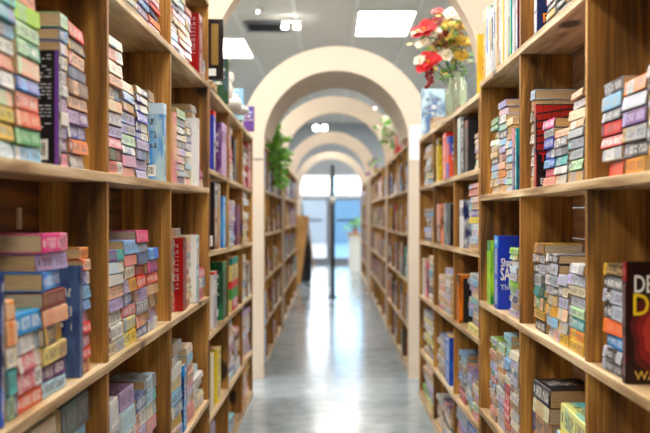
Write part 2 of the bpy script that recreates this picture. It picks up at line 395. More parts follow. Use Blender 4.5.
# ------------------------------------------------------------------ bookcases
XL, XR, DEP, TH = -.50, .55, .155, .021
ZK = {}
def shelf_bracket(parent, x, y, z):
    m = MB()
    m.box(x, x+.004, y-.011, y+.011, z, z+.045)
    for i in range(7): m.box(x+.004, x+.006, y-.011, y+.011, z+.001+i*.0062, z+.0045+i*.0062)
    q = m.build('shelf_bracket', M['arch'], parent); q.matrix_parent_inverse = Matrix.Translation(-parent.location); q['label'] = 'cream slotted strip on the back panel'
def unit(key, side, rows, divs, y0, y1, label, upper=None, planks=False):
    """rows: list of (z_near, z_far) of board tops, top to bottom. divs: interior divider depths"""
    X = XL if side < 0 else XR
    xa, xb = (X-DEP, X) if side < 0 else (X, X+DEP)
    r = empty('bookcase', (X, y0, 0)); tag(r, label, 'bookcase', None)
    def zt(row, y):
        a, b = rows[row]; return a+(b-a)*(y-y0)/(y1-y0)
    ox, oy = r.location.x, r.location.y
    for i, (a, b) in enumerate(rows):
        yy1 = y1; yy0 = y0
        if upper and i == 0: yy0, yy1 = y0, upper
        sl = (b-a)/(y1-y0)
        m = MB(); za = a+(yy0-y0)*sl; m.box(xa-ox, xb-ox, yy0-oy, yy1-oy, za-TH, za, sl)
        m.build('shelf_board', M['board'], r, bevel=.0015)
    ds = [y0]+divs+[y1]
    for j, d in enumerate(ds):
        ya, yb = (d, d+.019) if j == 0 else ((d-.019, d) if j == len(ds)-1 else (d-.0095, d+.0095))
        for i in range(len(rows)-1):
            if upper and i == 0 and d > upper+.001: continue
            if upper and i == 0 and abs(d-upper) < .02: ya, yb = upper-.019, upper
            m = MB(); s = -1 if side > 0 else 1
            off = .003*(1 if side > 0 else -1)
            m.box(xa-ox+(off if side > 0 else 0), xb-ox+(off if side < 0 else 0), ya-oy, yb-oy, zt(i+1, (ya+yb)/2)+.0007, zt(i, (ya+yb)/2)-TH-.0007)
            m.build('side_panel' if j in (0, len(ds)-1) else 'divider', M['panel'], r, bevel=.001)
    bx0, bx1 = (xa-.01, xa-.0005) if side < 0 else (xb+.0005, xb+.01)
    for k in range(len(ds)-1):
        ztop = rows[0][0] if not (upper and ds[k+1] > upper+.02) else zt(1, (ds[k]+ds[k+1])/2)
        if planks:
            m = MB(); z = 0.02
            while z < ztop-.02:
                m.box(bx0-ox, bx1-ox, ds[k]-oy, ds[k+1]-oy, z, min(z+.086, ztop-.002)); z += .089
            m.build('back_planks', M['plank'], r)
        else:
            m = MB(); m.box(bx0-ox, bx1-ox, ds[k]-oy, ds[k+1]-oy, 0.02, ztop-.002); m.build('back_panel', M['back'], r)
    m = MB(); m.box(xa-ox, xb-ox, y0-oy, y1-oy, 0, min(rows[-1])-TH-.0007); m.build('plinth', M['board'], r)
    ZK[key] = dict(side=side, X=X, rows=rows, zt=zt, y0=y0, y1=y1, ds=ds, upper=upper)
unit('L1', -1, [(2.02, 2.02), (1.655, 1.69), (1.238, 1.262), (.828, .821), (.405, .402), (.04, .04)], [1.15+.02, 2.02, 2.81], .35, 3.665, 'tall stained pine bookcase at near left, filled with stacked paperbacks')
unit('L2', -1, [(1.684, 1.636), (1.343, 1.306), (1.003, .974), (.66, .648), (.315, .294), (.04, .04)], [4.37, 5.05], 3.69, 5.70, 'lower pine bookcase on the left, between near bookcase and largest arch')
unit('R1', 1, [(2.04, 2.04), (1.647, 1.647), (1.238, 1.226), (.837, .835), (.435, .435), (.04, .04)], [1.26, 1.957, 2.647], .55, 3.36, 'tall pine bookcase at near right, with knotty side panels', upper=2.657, planks=True)
unit('R2', 1, [(1.612, 1.624), (1.329, 1.324), (1.014, .987), (.684, .645), (.352, .305), (.04, .04)], [4.09, 4.90], 3.38, 5.70, 'lower pine bookcase on the right, with flower vase on top')
std = [(1.67, 1.66), (1.335, 1.325), (1.008, .995), (.668, .66), (.335, .325), (.04, .04)]
unit('L3', -1, std, [7.05, 7.7, 8.3], 6.42, 8.95, 'left pine bookcase behind the largest arch, ivy on its top')
unit('R3', 1, std, [7.05, 7.7, 8.3], 6.42, 8.95, 'right pine bookcase behind the largest arch, boxes on its top')
unit('L4', -1, std, [10.0, 10.9, 11.8], 9.1, 12.87, 'left pine bookcase between second and third arches')
unit('R4', 1, std, [10.0, 10.9, 11.8], 9.1, 12.87, 'right pine bookcase between second and third arches')
unit('R5', 1, std, [13.9, 14.8, 15.8], 13.0, 16.9, 'right pine bookcase between third and farthest arches')

shelf_bracket([o for o in bpy.data.objects if o.name == 'bookcase'][0], XL-DEP+.0005, 1.875, 1.126)
# ------------------------------------------------------------------ books
COL = {'white': (.93, .92, .90), 'cream': (.93, .88, .76), 'ivory': (.90, .84, .74), 'pale grey': (.76, .76, .78), 'silver': (.72, .74, .77), 'grey': (.52, .53, .56),
 'pink': (.93, .60, .68), 'rose': (.84, .42, .50), 'magenta': (.92, .20, .55), 'salmon': (.93, .62, .54), 'peach': (.95, .76, .62), 'red': (.84, .16, .16), 'maroon': (.45, .10, .16), 'dark red': (.62, .08, .10),
 'orange': (.95, .55, .18), 'brick orange': (.90, .40, .25), 'yellow': (.95, .80, .22), 'pale yellow': (.95, .90, .58), 'gold': (.82, .64, .22), 'tan': (.80, .66, .46), 'brown': (.45, .30, .18),
 'green': (.20, .56, .36), 'lime': (.62, .80, .18), 'pale green': (.72, .86, .68), 'dark green': (.14, .30, .20), 'teal': (.15, .62, .62), 'aqua': (.45, .80, .84),
 'light blue': (.55, .76, .92), 'pale blue': (.76, .87, .95), 'blue': (.16, .42, .80), 'sky blue': (.20, .62, .88), 'navy': (.12, .17, .38), 'deep blue': (.14, .25, .70), 'slate blue': (.36, .46, .62),
 'lavender': (.76, .72, .90), 'lilac': (.78, .68, .82), 'purple': (.44, .26, .52), 'violet': (.40, .38, .72), 'black': (.07, .07, .08), 'charcoal': (.20, .20, .22)}
rb = random.Random(11)
def book_geo(T, L, W, ca, cb, rnd, plain=False, sh=0.0):
    """spine at x=0, fore edge at x=W, y along spine, z thickness. Returns cover (v,f,uv) and page block (v,f)"""
    t = min(.0016, T*.12); e = min(.0018, T*.14)
    prof = [(W, 0), (e, 0), (0, e), (0, T-e), (e, T), (W, T), (W, T-t), (t+e*.5, T-t), (t, T-t-e*.5), (t, t+e*.5), (t+e*.5, t), (W, t)]
    prof = [(x+sh*(z/T-.5)*(x < W-.001), z) for x, z in prof]
    v = []; f = []; uv = []
    n = len(prof)
    for y in (0, L):
        for (x, z) in prof: v.append((x, y, z))
    for i in range(n):
        j = (i+1) % n
        f.append((i, j, n+j, n+i)) if False else f.append((i, n+i, n+j, j))
        if i in (1, 2, 3):      # spine
            def U(k, yy): return (yy, [0, 0, .02, .98, 1][k] if k < 5 else 1)
            a, b = U(i, 0), U(j, 0)
            uv.append([(0, a[1]), (1, a[1]), (1, b[1]), (0, b[1])])
        elif i in (0, 4):
            o = 4.0 if plain else 2.0
            ux = lambda k: prof[k][0]/W
            uv.append([(o+.001, ux(i)), (o+.999, ux(i)), (o+.999, ux(j)), (o+.001, ux(j))])
        else: uv.append([(4.1, .5)]*4)
    for q in ((0, 1, 10, 11), (1, 2, 9, 10), (2, 3, 8, 9), (3, 4, 7, 8), (4, 5, 6, 7)):
        f.append(q); uv.append([(4.1, .5)]*4)
        f.append(tuple(n+k for k in q[::-1])); uv.append([(4.1, .5)]*4)
    g = .0015; p0, p1, y0, y1 = t+.0003+abs(sh)*.5, W-g, g, L-g; z0, z1 = t+.0001, T-t-.0001
    pv = [(p0, y0, z0), (p1, y0, z0), (p1, y1, z0), (p0, y1, z0), (p0, y0, z1), (p1, y0, z1), (p1, y1, z1), (p0, y1, z1)]
    pf = [(0, 3, 2, 1), (4, 5, 6, 7), (0, 1, 5, 4), (1, 2, 6, 5), (2, 3, 7, 6), (3, 0, 4, 7)]
    return v, f, uv, pv, pf
def cover_mesh(name, items):
    """items: list of (matrix, v, f, uv, ca, cb, rnd)"""
    V = []; Fc = []; UV = []; A = []; B = []; R = []
    for (mt, v, f, uv, ca, cb, rnd) in items:
        n = len(V)
        V += [tuple(mt @ Vector(p)) for p in v] if mt else list(v)
        for q, u in zip(f, uv):
            Fc.append(tuple(n+k for k in q)); UV += u; A += [(*ca, 1)]*len(q); B += [(*cb, 1)]*len(q)
        R += [rnd]*len(v)
    me = bpy.data.meshes.new(name); me.from_pydata(V, [], Fc)
    ul = me.uv_layers.new(name='UVMap'); ul.data.foreach_set('uv', [c for p in UV for c in p])
    for nm, D in (('cova', A), ('covb', B)):
        at = me.color_attributes.new(nm, 'FLOAT_COLOR', 'CORNER'); at.data.foreach_set('color', [c for p in D for c in p])
    at = me.attributes.new('rnd', 'FLOAT', 'POINT'); at.data.foreach_set('value', R)
    me.materials.append(M['cover']); me.update(); return me
SPECS = []      # every book, placed later
def jit(c, a=.02):
    k = rb.uniform(-.09, .0)
    g = sum(COL[c])/3
    return lin(tuple(max(0, min(.9, (g+(v-g)*1.12)+k+rb.uniform(-a, a))) for v in COL[c]))
def add_book(kind, mt, T, L, W, col, accent, label, group, px, extras=None, plain=False, pname=None):
    if accent is None:
        accent = rb.choice(['white', 'white', 'cream', 'cream', 'navy', 'lavender', 'charcoal', 'light blue', 'gold', 'silver', 'tan', 'maroon', 'slate blue', 'peach'])
    SPECS.append(dict(kind=kind, mt=mt, T=T, L=L, W=W, ca=jit(col), cb=jit(accent), rnd=rb.random(), label=label, group=group, px=px, extras=extras, plain=plain, sh=(rb.gauss(.0028, .0016) if kind == 'paperback_book' else 0)))
def Zx(x, X): return abs(X)*F/abs(x-VX)
ORD = ['first', 'second', 'third', 'fourth', 'fifth', 'sixth', 'seventh', 'eighth', 'ninth', 'tenth', 'eleventh', 'twelfth', 'thirteenth', 'fourteenth', 'fifteenth', 'sixteenth']
def shelfname(key, row):
    if key in ('L1', 'R1'): return {1: 'top shelf', 2: 'eye-level shelf', 3: 'waist-level shelf', 4: 'low shelf', 5: 'bottom shelf'}[row]
    return {0: 'bookcase top'}.get(row) or (ORD[row-1]+' shelf')
def bayname(key, y):
    u = ZK[key]; k = sum(1 for d in u['ds'][1:-1] if d < y)
    if key in ('L1', 'R1'):
        nb = {0: 'nearest', 1: 'nearest', 2: 'middle', 3: 'far'}[k]
    else: nb = ORD[k]
    pre = {'L1': 'near left case', 'R1': 'near right case', 'L2': 'second left case', 'R2': 'second right case', 'L3': 'third left case', 'R3': 'third right case', 'L4': 'fourth left case', 'R4': 'fourth right case', 'R5': 'fifth right case'}[key]
    return '%s bay, %s' % (nb, pre)
SN = {}
def rows_of(key, row):      # key unit row index where books stand on board rows[row]
    return ZK[key]['rows'][row]
def slope(key, row):
    u = ZK[key]; a, b = u['rows'][row]; return (b-a)/(u['y1']-u['y0'])
def base_matrix(key, row, y, z, inset, yaw=0.0, thin=False):
    u = ZK[key]; x = u['X']+inset*(1 if u['side'] > 0 else -1)
    return Matrix.Translation((x, y, z)) @ Matrix.Rotation(math.atan(slope(key, row)), 4, 'X')
def stack(key, row, x0, x1, ytop, cols, inset=.012, W=.108, messy=.03, direct=None):
    """lying books: x0,x1 pixel span of the spines, ytop pixel of the stack's top, cols bottom to top"""
    u = ZK[key]; side = u['side']; Xp = abs(u['X'])+inset
    if direct: ya, yb = direct
    else:
        ya, yb = sorted((Zx(x0, Xp), Zx(x1, Xp)))
    ym = (ya+yb)/2; L = (yb-ya)-.004
    zb = u['zt'](row, ym)
    up = (u['zt'](row-1, ym)-TH) if row > 0 else 9
    if ytop is None: ht = len(cols)*.026
    else: ht = (VY-ytop)*ym/F+H-zb
    ht = min(ht, up-zb-.012); n = len(cols)
    ht = max(ht, n*.006)
    ws = [rb.uniform(.84, 1.16) for _ in cols]; sm = sum(ws); z = zb+.0012
    bn = bayname(key, ym); kk = (key, row, bn); SN.setdefault(kk, []).append(ym); 
    sid = (kk, ym)
    for i, c in enumerate(cols):
        T = ht*ws[i]/sm-.0020
        yaw = rb.gauss(0, messy); dx = abs(rb.gauss(0, .003))+.001+abs(math.sin(yaw))*L*.5
        l = L*(.97 if abs(yaw) > .03 else .995)
        sgn = 1 if side > 0 else -1
        mt = Matrix.Translation((u['X']+sgn*(inset+dx), ym, z)) @ Matrix.Rotation(math.atan(slope(key, row)), 4, 'X') @ Matrix.Rotation((0 if side > 0 else PI)+yaw, 4, 'Z') @ Matrix.Translation((0, -l/2, 0))
        ww = min(W*rb.uniform(.96, 1.03), DEP-inset-dx-.008)
        if isinstance(c, tuple): ca, cb = c
        else: ca, cb = c, None
        add_book('paperback_book', mt, T, l, ww, ca, cb, (ca, i, n, sid), 'paperbacks lying in stacks on the shelves', T*l/ym**2)
        z += T+.0020
    return z
def upright(key, row, x0, x1, ytop, col, accent=None, W=.12, inset=.010, extras=None, plain=False, label=None, zoff=0.0, direct=None, dz=None, lean=0.0):
    """standing book: the pixel span is its spine's (near..far) extent; or direct=(y_near, thickness), dz=height"""
    u = ZK[key]; side = u['side']; Xp = abs(u['X'])+inset
    if direct: ya, T = direct; yb = ya+T
    else:
        ya, yb = sorted((Zx(x0, Xp), Zx(x1, Xp))); T = yb-ya
    ym = (ya+yb)/2; zb = u['zt'](row, ym)+.0014+zoff+T*abs(slope(key, row))/2
    if dz is None: dz = (VY-ytop)*ya/F+H-zb
    if row > 0: dz = min(dz, u['zt'](row-1, ym)-TH-zb-.008)
    ww = min(W, DEP-inset-.006) if row > 0 else W
    # local x -> into shelf, local y -> up, local z -> along the aisle (towards the camera for side>0)
    if side > 0: R = Matrix(((1, 0, 0, 0), (0, 0, -1, 0), (0, 1, 0, 0), (0, 0, 0, 1))); p = (u['X']+inset, yb, zb)
    else: R = Matrix(((-1, 0, 0, 0), (0, 0, 1, 0), (0, 1, 0, 0), (0, 0, 0, 1))); p = (u['X']-inset, ya, zb)
    mt = Matrix.Translation(p) @ R
    sid = ((key, row, bayname(key, ym)), ym)
    SN.setdefault(('U',)+sid[0], []).append(ym)
    add_book('upright_book', mt, T-.0006, dz, ww, col, accent, label or (col, None, None, sid), 'books standing upright on the shelves', (T+.02)*dz/ym**2, extras, plain)
    return p, ww, dz, T

# extras: children drawn on the cover that faces the camera. coords: fraction across (0 spine..1 fore edge), fraction up
def text_part(txt, size, fx, fz, mat, name='title', squeeze=1.0):
    return ('text', txt, size, fx, fz, mat, name, squeeze)
def bar_part(fx, fz, w=.035, h=.024): return ('bar', fx, fz, w, h)
def patch_part(name, fx0, fx1, fz0, fz1, mat): return ('patch', name, fx0, fx1, fz0, fz1, mat)

# ---- LEFT near case -------------------------------------------------
S, U_ = stack, upright
COL['wine black'] = (.15, .05, .07); COL['wine'] = (.50, .06, .09)
def mixed(n, pal, seed=None):
    r = random.Random(seed) if seed is not None else rb
    return [r.choice(pal) for _ in range(n)]
PASTEL = ['cream', 'white', 'lavender', 'pale blue', 'peach', 'pale grey', 'lilac', 'salmon', 'ivory', 'light blue']
MIX = ['white', 'cream', 'silver', 'navy', 'red', 'blue', 'gold', 'pink', 'teal', 'maroon', 'black', 'tan', 'pale blue', 'lavender', 'orange', 'green', 'charcoal']
BRIGHT = ['blue', 'red', 'yellow', 'purple', 'teal', 'white', 'black', 'orange', 'maroon', 'navy', 'green', 'pink', 'cream', 'brown', 'tan']
# eye-level, nearest bay
S('L1', 2, -30, -6, -40, ['cream', 'pale grey', 'pink', 'ivory', 'lilac', 'cream', 'white', 'rose', 'peach', 'teal', 'white', 'grey'])
S('L1', 2, -5, 17, -45, ['pale blue', 'yellow', 'yellow', 'pale green', 'slate blue', 'salmon', 'cream', 'pale grey', 'teal', 'aqua', 'white', 'cream'])
S('L1', 2, 18, 42, -12, [('light blue', 'white'), ('green', 'pale green'), ('brick orange', 'peach'), ('brick orange', 'salmon'), ('sky blue', 'deep blue'), ('salmon', 'pale green'), ('pale green', 'green'), ('pale green', 'white'), ('pale green', 'lime'), ('salmon', 'rose')])
U_('L1', 2, 58.5, 61.5, 50, 'black', 'purple', W=.115, plain=True, extras=[bar_part(.30, .10, .030, .038), ('lines', .30, .95), patch_part('purple_spine_strip', 0.0, .06, 0, 1, 'purple')], label='black book with purple spine standing in nearest left eye-level bay')
S('L1', 2, 61.5, 70, 14, ['pink', 'purple', 'lavender', 'white', 'lilac', 'silver', 'pale grey', 'white', 'lavender', 'slate blue', 'pale green'], messy=.02)
S('L1', 2, 70.5, 89, 25, [('grey', 'tan'), ('orange', 'maroon'), ('deep blue', 'white'), ('lilac', 'purple'), ('peach', 'maroon'), ('peach', 'brown'), ('slate blue', 'navy'), ('peach', 'rose'), ('charcoal', 'gold'), ('salmon', 'red')])
# eye-level, middle bay
S('L1', 2, 110, 123.5, 38, ['salmon', 'green', ('rose', 'pink'), 'lavender', 'pale grey', 'cream', 'cream', 'peach', 'ivory', ('salmon', 'white'), 'pale blue'])
S('L1', 2, 124, 137, 82, [('salmon', 'pink'), ('lilac', 'pink'), 'slate blue', ('pale green', 'lavender'), 'lavender', ('light blue', 'lavender'), 'lilac', 'light blue', ('peach', 'cream')])
S('L1', 2, 137.5, 149, 88, [('lavender', 'slate blue'), ('lavender', 'navy'), 'lavender', 'lavender', ('deep blue', 'white'), ('deep blue', 'white'), ('deep blue', 'white'), ('deep blue', 'white'), ('violet', 'white'), 'cream'])
S('L1', 2, 149.5, 158.5, 92, ['pale blue', 'cream', 'white', 'lavender', 'cream', 'pale grey', 'ivory', 'cream', 'cream'], inset=.05, W=.09)
U_('L1', 2, 163.5, 166.5, 103, 'sky blue', 'pale blue', W=.14, plain=False, extras=[bar_part(.33, .10, .045, .034), patch_part('pale_top_band', .0, 1, .86, 1, 'pale_blue')], label='light blue book with barcode standing in middle left eye-level bay')
# eye-level, far bay
U_('L1', 2, 174, 177, 112, 'peach', 'pink', W=.11)
S('L1', 2, 177.5, 186, 110, ['lavender', 'light blue', 'lilac', 'rose', 'peach', 'pale grey', 'white', 'white', 'pale green', 'pale green'])
S('L1', 2, 186.5, 192.5, 122, ['pink', 'ivory', 'silver', 'cream', 'cream', 'pale grey', 'white', 'cream', 'cream'])
S('L1', 2, 193, 197, 105, ['pale blue', 'white', 'white', 'pale grey', 'white', 'white', 'white', 'cream', 'pale blue', 'pale grey'], inset=.03, W=.10)
U_('L1', 2, 198, 199.5, 118, 'white', 'pale grey', W=.12, plain=True, extras=[bar_part(.35, .12, .04, .03)], label='white book with barcode standing in far left eye-level bay')
S('L1', 2, 200.5, 205, 170, ['rose', 'magenta'], inset=.02)
# top shelf
S('L1', 1, 60, 84, -80, mixed(9, MIX, 1)); S('L1', 1, 86, 104, -60, mixed(9, MIX, 2))
S('L1', 1, 112, 123, -40, ['dark green', 'pale green', 'white', 'green', 'cream', 'grey'])
S('L1', 1, 125, 138, -30, ['light blue', 'white', 'pale grey', 'cream', 'light blue', 'pale green'])
S('L1', 1, 139.5, 150, -20, ['white', 'lilac', 'purple', 'purple', 'navy', 'lilac'])
S('L1', 1, 150.5, 161, -16, ['lavender', ('red', 'orange'), ('slate blue', 'navy'), ('red', 'maroon'), 'pink', 'orange', 'navy'])
S('L1', 1, 173.5, 179.5, -12, ['pale grey', 'lavender', 'light blue', 'white', 'cream', 'rose', 'silver', 'white', 'peach'])
S('L1', 1, 180, 186, -5, ['pale blue', 'lilac', 'rose', 'peach', 'gold', 'lavender', 'white', 'pale blue', 'cream'])
S('L1', 1, 186.5, 192, 8, ['white', 'pink', 'lavender', 'red', 'cream', 'pale yellow', 'lilac', 'salmon'])
U_('L1', 1, 199, 203, 13, 'dark red', 'maroon', W=.125, plain=True, extras=[('lines', .3, .92)], label='dark red book standing at far end of left top shelf')
S('L1', 1, 204, 206, 60, ['white', 'pale blue'])
# waist-level shelf, nearest bay
U_('L1', 3, 1, 5, 275, 'navy', 'blue', W=.12, label='tall navy book at the picture\'s lower left edge')
S('L1', 3, 9, 19.5, 300, ['pale green', 'aqua', 'white', 'orange', 'orange'], messy=.02)
S('L1', 3, 20, 44, 311, [('brick orange', 'red'), ('rose', 'white'), ('rose', 'white'), ('white', 'silver'), ('sky blue', 'teal')])
S('L1', 3, 45, 69, 233, [('pale blue', 'slate blue'), ('purple', 'lilac'), ('pale yellow', 'tan'), ('charcoal', 'gold'), ('salmon', 'peach'), ('maroon', 'brown'), ('sky blue', 'blue'), ('lilac', 'lavender'), ('magenta', 'pink')], messy=.06, inset=.008)
U_('L1', 3, 80, 83.5, 266, 'slate blue', 'navy', W=.11, label='dark blue starry book standing on waist-level nearest left bay')
S('L1', 3, 84, 92, 247, ['dark red', 'red', 'rose', 'red', 'pink', 'blue', 'light blue', 'deep blue', ('brick orange', 'peach'), ('orange', 'peach')])
# middle bay
S('L1', 3, 110, 125, 250, ['cream', 'white', 'white', 'lavender', ('peach', 'ivory'), 'pale grey', ('pale blue', 'white'), ('purple', 'teal')])
S('L1', 3, 126, 138, 240, [('pale yellow', 'yellow'), 'pale yellow', 'rose', 'slate blue', 'lavender', 'cream', ('pink', 'salmon'), ('light blue', 'lavender')])
S('L1', 3, 138.5, 149, 230, ['slate blue', ('salmon', 'peach'), 'grey', 'lavender', ('brick orange', 'red'), ('red', 'maroon'), 'slate blue', 'grey', ('magenta', 'pink')])
S('L1', 3, 149.5, 159, 248, ['lavender', 'lilac', ('tan', 'charcoal'), ('peach', 'tan'), ('brick orange', 'salmon'), ('purple', 'magenta'), ('light blue', 'blue')])
# far bay
U_('L1', 3, 183, 186.5, 238, 'dark red', 'maroon', W=.125, plain=True, extras=[('lines', .3, .9)], label='red book standing in far left waist-level bay')
S('L1', 3, 174, 182, 228, ['rose', 'peach', 'white', 'silver', 'peach', 'cream', 'pale grey', 'white', 'tan'], inset=.035, W=.1)
S('L1', 3, 187, 192, 236, ['salmon', 'peach', 'cream', 'peach', 'pink', 'white', 'silver', 'peach', 'tan'])
U_('L1', 3, 196.5, 199, 235, 'white', 'pale blue', W=.12, plain=True, extras=[bar_part(.35, .1, .03, .03)], label='white book with barcode standing in far left waist-level bay')
S('L1', 3, 200.5, 205.5, 268, ['pink', 'white', 'rose'])
# low shelf
S('L1', 4, 62, 90, 398, ['tan', 'pale blue', 'cream', ('white', 'light blue'), ('dark green', 'charcoal')], W=.125)
S('L1', 4, 30, 60, 425, ['tan', 'gold', 'cream'], W=.125)
S('L1', 4, 110, 121, 400, ['grey', 'pale yellow', ('pale yellow', 'yellow'), 'pale grey', ('white', 'silver')])
S('L1', 4, 122, 137, 389, ['white', 'rose', ('peach', 'orange'), 'white', ('pale blue', 'silver'), ('lilac', 'purple')])
S('L1', 4, 137.5, 147.5, 394, ['cream', 'red', 'peach', 'salmon', ('salmon', 'white'), ('slate blue', 'navy')])
S('L1', 4, 148, 158, 376, ['purple', 'purple', 'lavender', 'pink', ('ivory', 'silver'), ('pale blue', 'aqua'), ('pale blue', 'grey')])
S('L1', 4, 173.5, 183, 342, ['gold', 'yellow', 'slate blue', 'light blue', 'cream', 'white', ('white', 'silver'), ('grey', 'tan')])
U_('L1', 4, 184, 187, 366, 'navy', 'sky blue', W=.12, extras=[bar_part(.45, .09, .06, .03)], label='dark blue book with barcode standing on left low shelf')
S('L1', 4, 188, 194.5, 345, ['salmon', 'pink', 'white', 'lilac', 'pink', 'peach', 'salmon', 'aqua', 'peach'])
S('L1', 4, 195, 204.5, 368, ['white', 'pale grey', 'white', 'cream', 'white', ('white', 'pale blue')], messy=.1)
# ---- RIGHT near case -----------------------------------------------
S('R1', 2, 600, 620, 80, [('brick orange', 'red'), ('white', 'silver'), ('red', 'white'), ('red', 'maroon'), ('black', 'silver'), ('light blue', 'silver'), ('silver', 'charcoal')])
S('R1', 2, 620.5, 643, 77, [('orange', 'gold'), ('grey', 'charcoal'), ('silver', 'tan'), ('purple', 'lavender'), ('silver', 'lavender'), ('pale grey', 'orange')])
S('R1', 2, 646, 668, 60, ['silver', 'white', 'grey', 'pale grey', 'silver', 'charcoal', 'white'])
S('R1', 3, 601.5, 621, 264, [('charcoal', 'silver'), ('black', 'silver'), ('sky blue', 'teal'), ('brick orange', 'orange'), ('charcoal', 'silver'), ('black', 'silver'), ('grey', 'charcoal'), ('black', 'gold')])
U_('R1', 3, 622, 626, 262, 'wine black', 'wine', W=.135, inset=.004, plain=True, extras=[('glow',), text_part('DE', .047, .10, .75, 'ink_white', squeeze=.66), text_part('DI', .058, .08, .565, 'ink_yellow', squeeze=.78), text_part('WA', .024, .12, .035, 'ink_gold', 'author')], label='large dark red thriller with white and yellow title at right edge')
S('R1', 1, 555, 565, -30, ['silver', 'grey', 'charcoal', 'silver', 'pale grey', 'grey']); S('R1', 1, 544.5, 554.5, -30, ['slate blue', 'light blue', 'grey', 'silver', 'charcoal', 'grey', 'silver'])
S('R1', 1, 566, 577, -40, ['aqua', 'pale blue', 'lime', 'pale grey', 'green', 'yellow'])
U_('R1', 1, 534, 537, -20, 'navy', 'charcoal', W=.12, plain=True, extras=[text_part('R', .036, .12, .22, 'ink_orange'), patch_part('rust_top', .2, 1, .55, 1, 'rust')], label='dark blue book with orange letter on right top shelf')
S('R1', 1, 590, 612, -70, mixed(6, MIX, 5)); 
# eye-level middle
S('R1', 2, 529.5, 533.5, 90, ['tan', 'cream', 'white', 'silver', 'tan', 'grey', 'cream', 'tan', 'pale blue'], inset=.02, W=.12)
U_('R1', 2, 534, 536, 104, 'black', 'dark red', W=.135, plain=True, inset=.004, extras=[('lattice',), text_part('To', .036, .06, .30, 'ink_red'), text_part('C', .036, .22, .14, 'ink_red'), text_part('E.G.', .024, .08, .03, 'ink_silver', 'author')], label='black and red lattice-cover novel standing on right eye-level shelf')
S('R1', 2, 542, 552.5, 119, ['salmon', ('rose', 'pink'), ('light blue', 'blue'), ('deep blue', 'white'), ('deep blue', 'light blue'), ('pale grey', 'white'), ('dark green', 'magenta')])
S('R1', 2, 553, 566, 129, ['silver', 'silver', ('silver', 'teal'), ('pale grey', 'grey'), ('white', 'grey'), ('peach', 'salmon')])
S('R1', 2, 567, 582, 90, ['silver', 'pale green', 'silver', ('silver', 'teal'), 'pale grey', 'white', ('ivory', 'peach'), 'pale grey', ('peach', 'pink')])
# eye-level far
S('R1', 2, 490, 497, 118, ['ivory', 'tan', 'pale blue', 'aqua', 'grey', 'tan', 'ivory', 'pale green', 'green', 'green', ('pale green', 'green')])
S('R1', 2, 497.5, 504.5, 101, ['peach', 'tan', 'orange', 'peach', 'ivory', 'silver', 'ivory', 'grey', 'pale green', 'white', 'lilac', ('lavender', 'grey')])
S('R1', 2, 505, 511.5, 118, ['silver', 'pale green', 'silver', 'tan', 'grey', 'silver', 'ivory', 'tan', 'gold', 'ivory'])
U_('R1', 2, 512, 514, 128, 'pink', 'purple', W=.11)
U_('R1', 2, 514.5, 516.5, 128, 'teal', 'navy', W=.10)
# waist-level middle
S('R1', 3, 532, 543, 243, ['black', ('gold', 'tan'), 'green', ('teal', 'dark green'), ('silver', 'charcoal'), ('charcoal', 'silver'), ('brown', 'silver'), ('gold', 'brown')])
S('R1', 3, 543.5, 556.5, 254, ['pale grey', 'silver', ('grey', 'gold'), ('silver', 'tan'), ('silver', 'charcoal'), ('white', 'silver'), ('charcoal', 'silver'), ('charcoal', 'white')])
S('R1', 3, 557, 566.5, 275, ['yellow', ('silver', 'gold'), 'silver', ('lavender', 'silver'), 'grey', ('silver', 'lavender')])
S('R1', 3, 567, 582.5, 264, [('yellow', 'gold'), ('yellow', 'orange'), ('teal', 'silver'), ('pale green', 'silver'), ('silver', 'slate blue'), 'ivory', ('silver', 'lavender'), ('white', 'silver')])
# waist-level far
U_('R1', 3, 487, 490, 241, 'lime', 'green', W=.12, label='lime green book standing behind the blue one on the right')
U_('R1', 3, 494, 498, 236, 'deep blue', 'sky blue', W=.13, inset=.006, plain=True, extras=[text_part('Shar', .040, .07, .585, 'ink_white', 'author', .55), text_part('SAL', .060, .06, .40, 'ink_white', squeeze=.48), text_part('The Br', .024, .06, .27, 'ink_silver', 'subtitle')], label='blue book with white lettering standing on right waist-level shelf')
S('R1', 3, 508, 516, 248, ['pale grey', 'pale blue', 'white', 'pale green', ('lime', 'pale green')] * 2)
# low shelf
S('R1', 4, 532, 547, 384, [('tan', 'cream'), ('charcoal', 'white'), ('tan', 'salmon'), 'tan', ('tan', 'cream'), ('charcoal', 'black')], W=.125)
S('R1', 4, 555, 583, 413, ['pale yellow', ('aqua', 'yellow'), ('yellow', 'light blue'), ('pale yellow', 'aqua')], W=.115)
S('R1', 4, 489, 495, 338, ['brown', 'salmon', 'tan', 'peach', 'ivory', 'maroon', 'rose', 'teal', 'teal', 'salmon', 'salmon', 'lime', 'lime'])
S('R1', 4, 495.5, 502.5, 344, ['lavender', 'silver', 'light blue', 'lilac', 'white', 'silver', 'tan', 'peach', 'pale blue', 'tan', 'pale green'])
S('R1', 4, 503, 509, 334, ['grey', 'red', 'red', 'red', 'red', 'dark red', 'cream', 'white', 'light blue', 'aqua', 'pale green', 'pale blue'])
U_('R1', 4, 503, 504, 367, 'black', 'charcoal', W=.06, inset=-.006) if False else None
S('R1', 4, 509.5, 517, 352, ['white', 'peach', 'cream', 'silver', 'tan', 'white', 'brown', 'silver', 'cream', 'pale grey', 'white'])
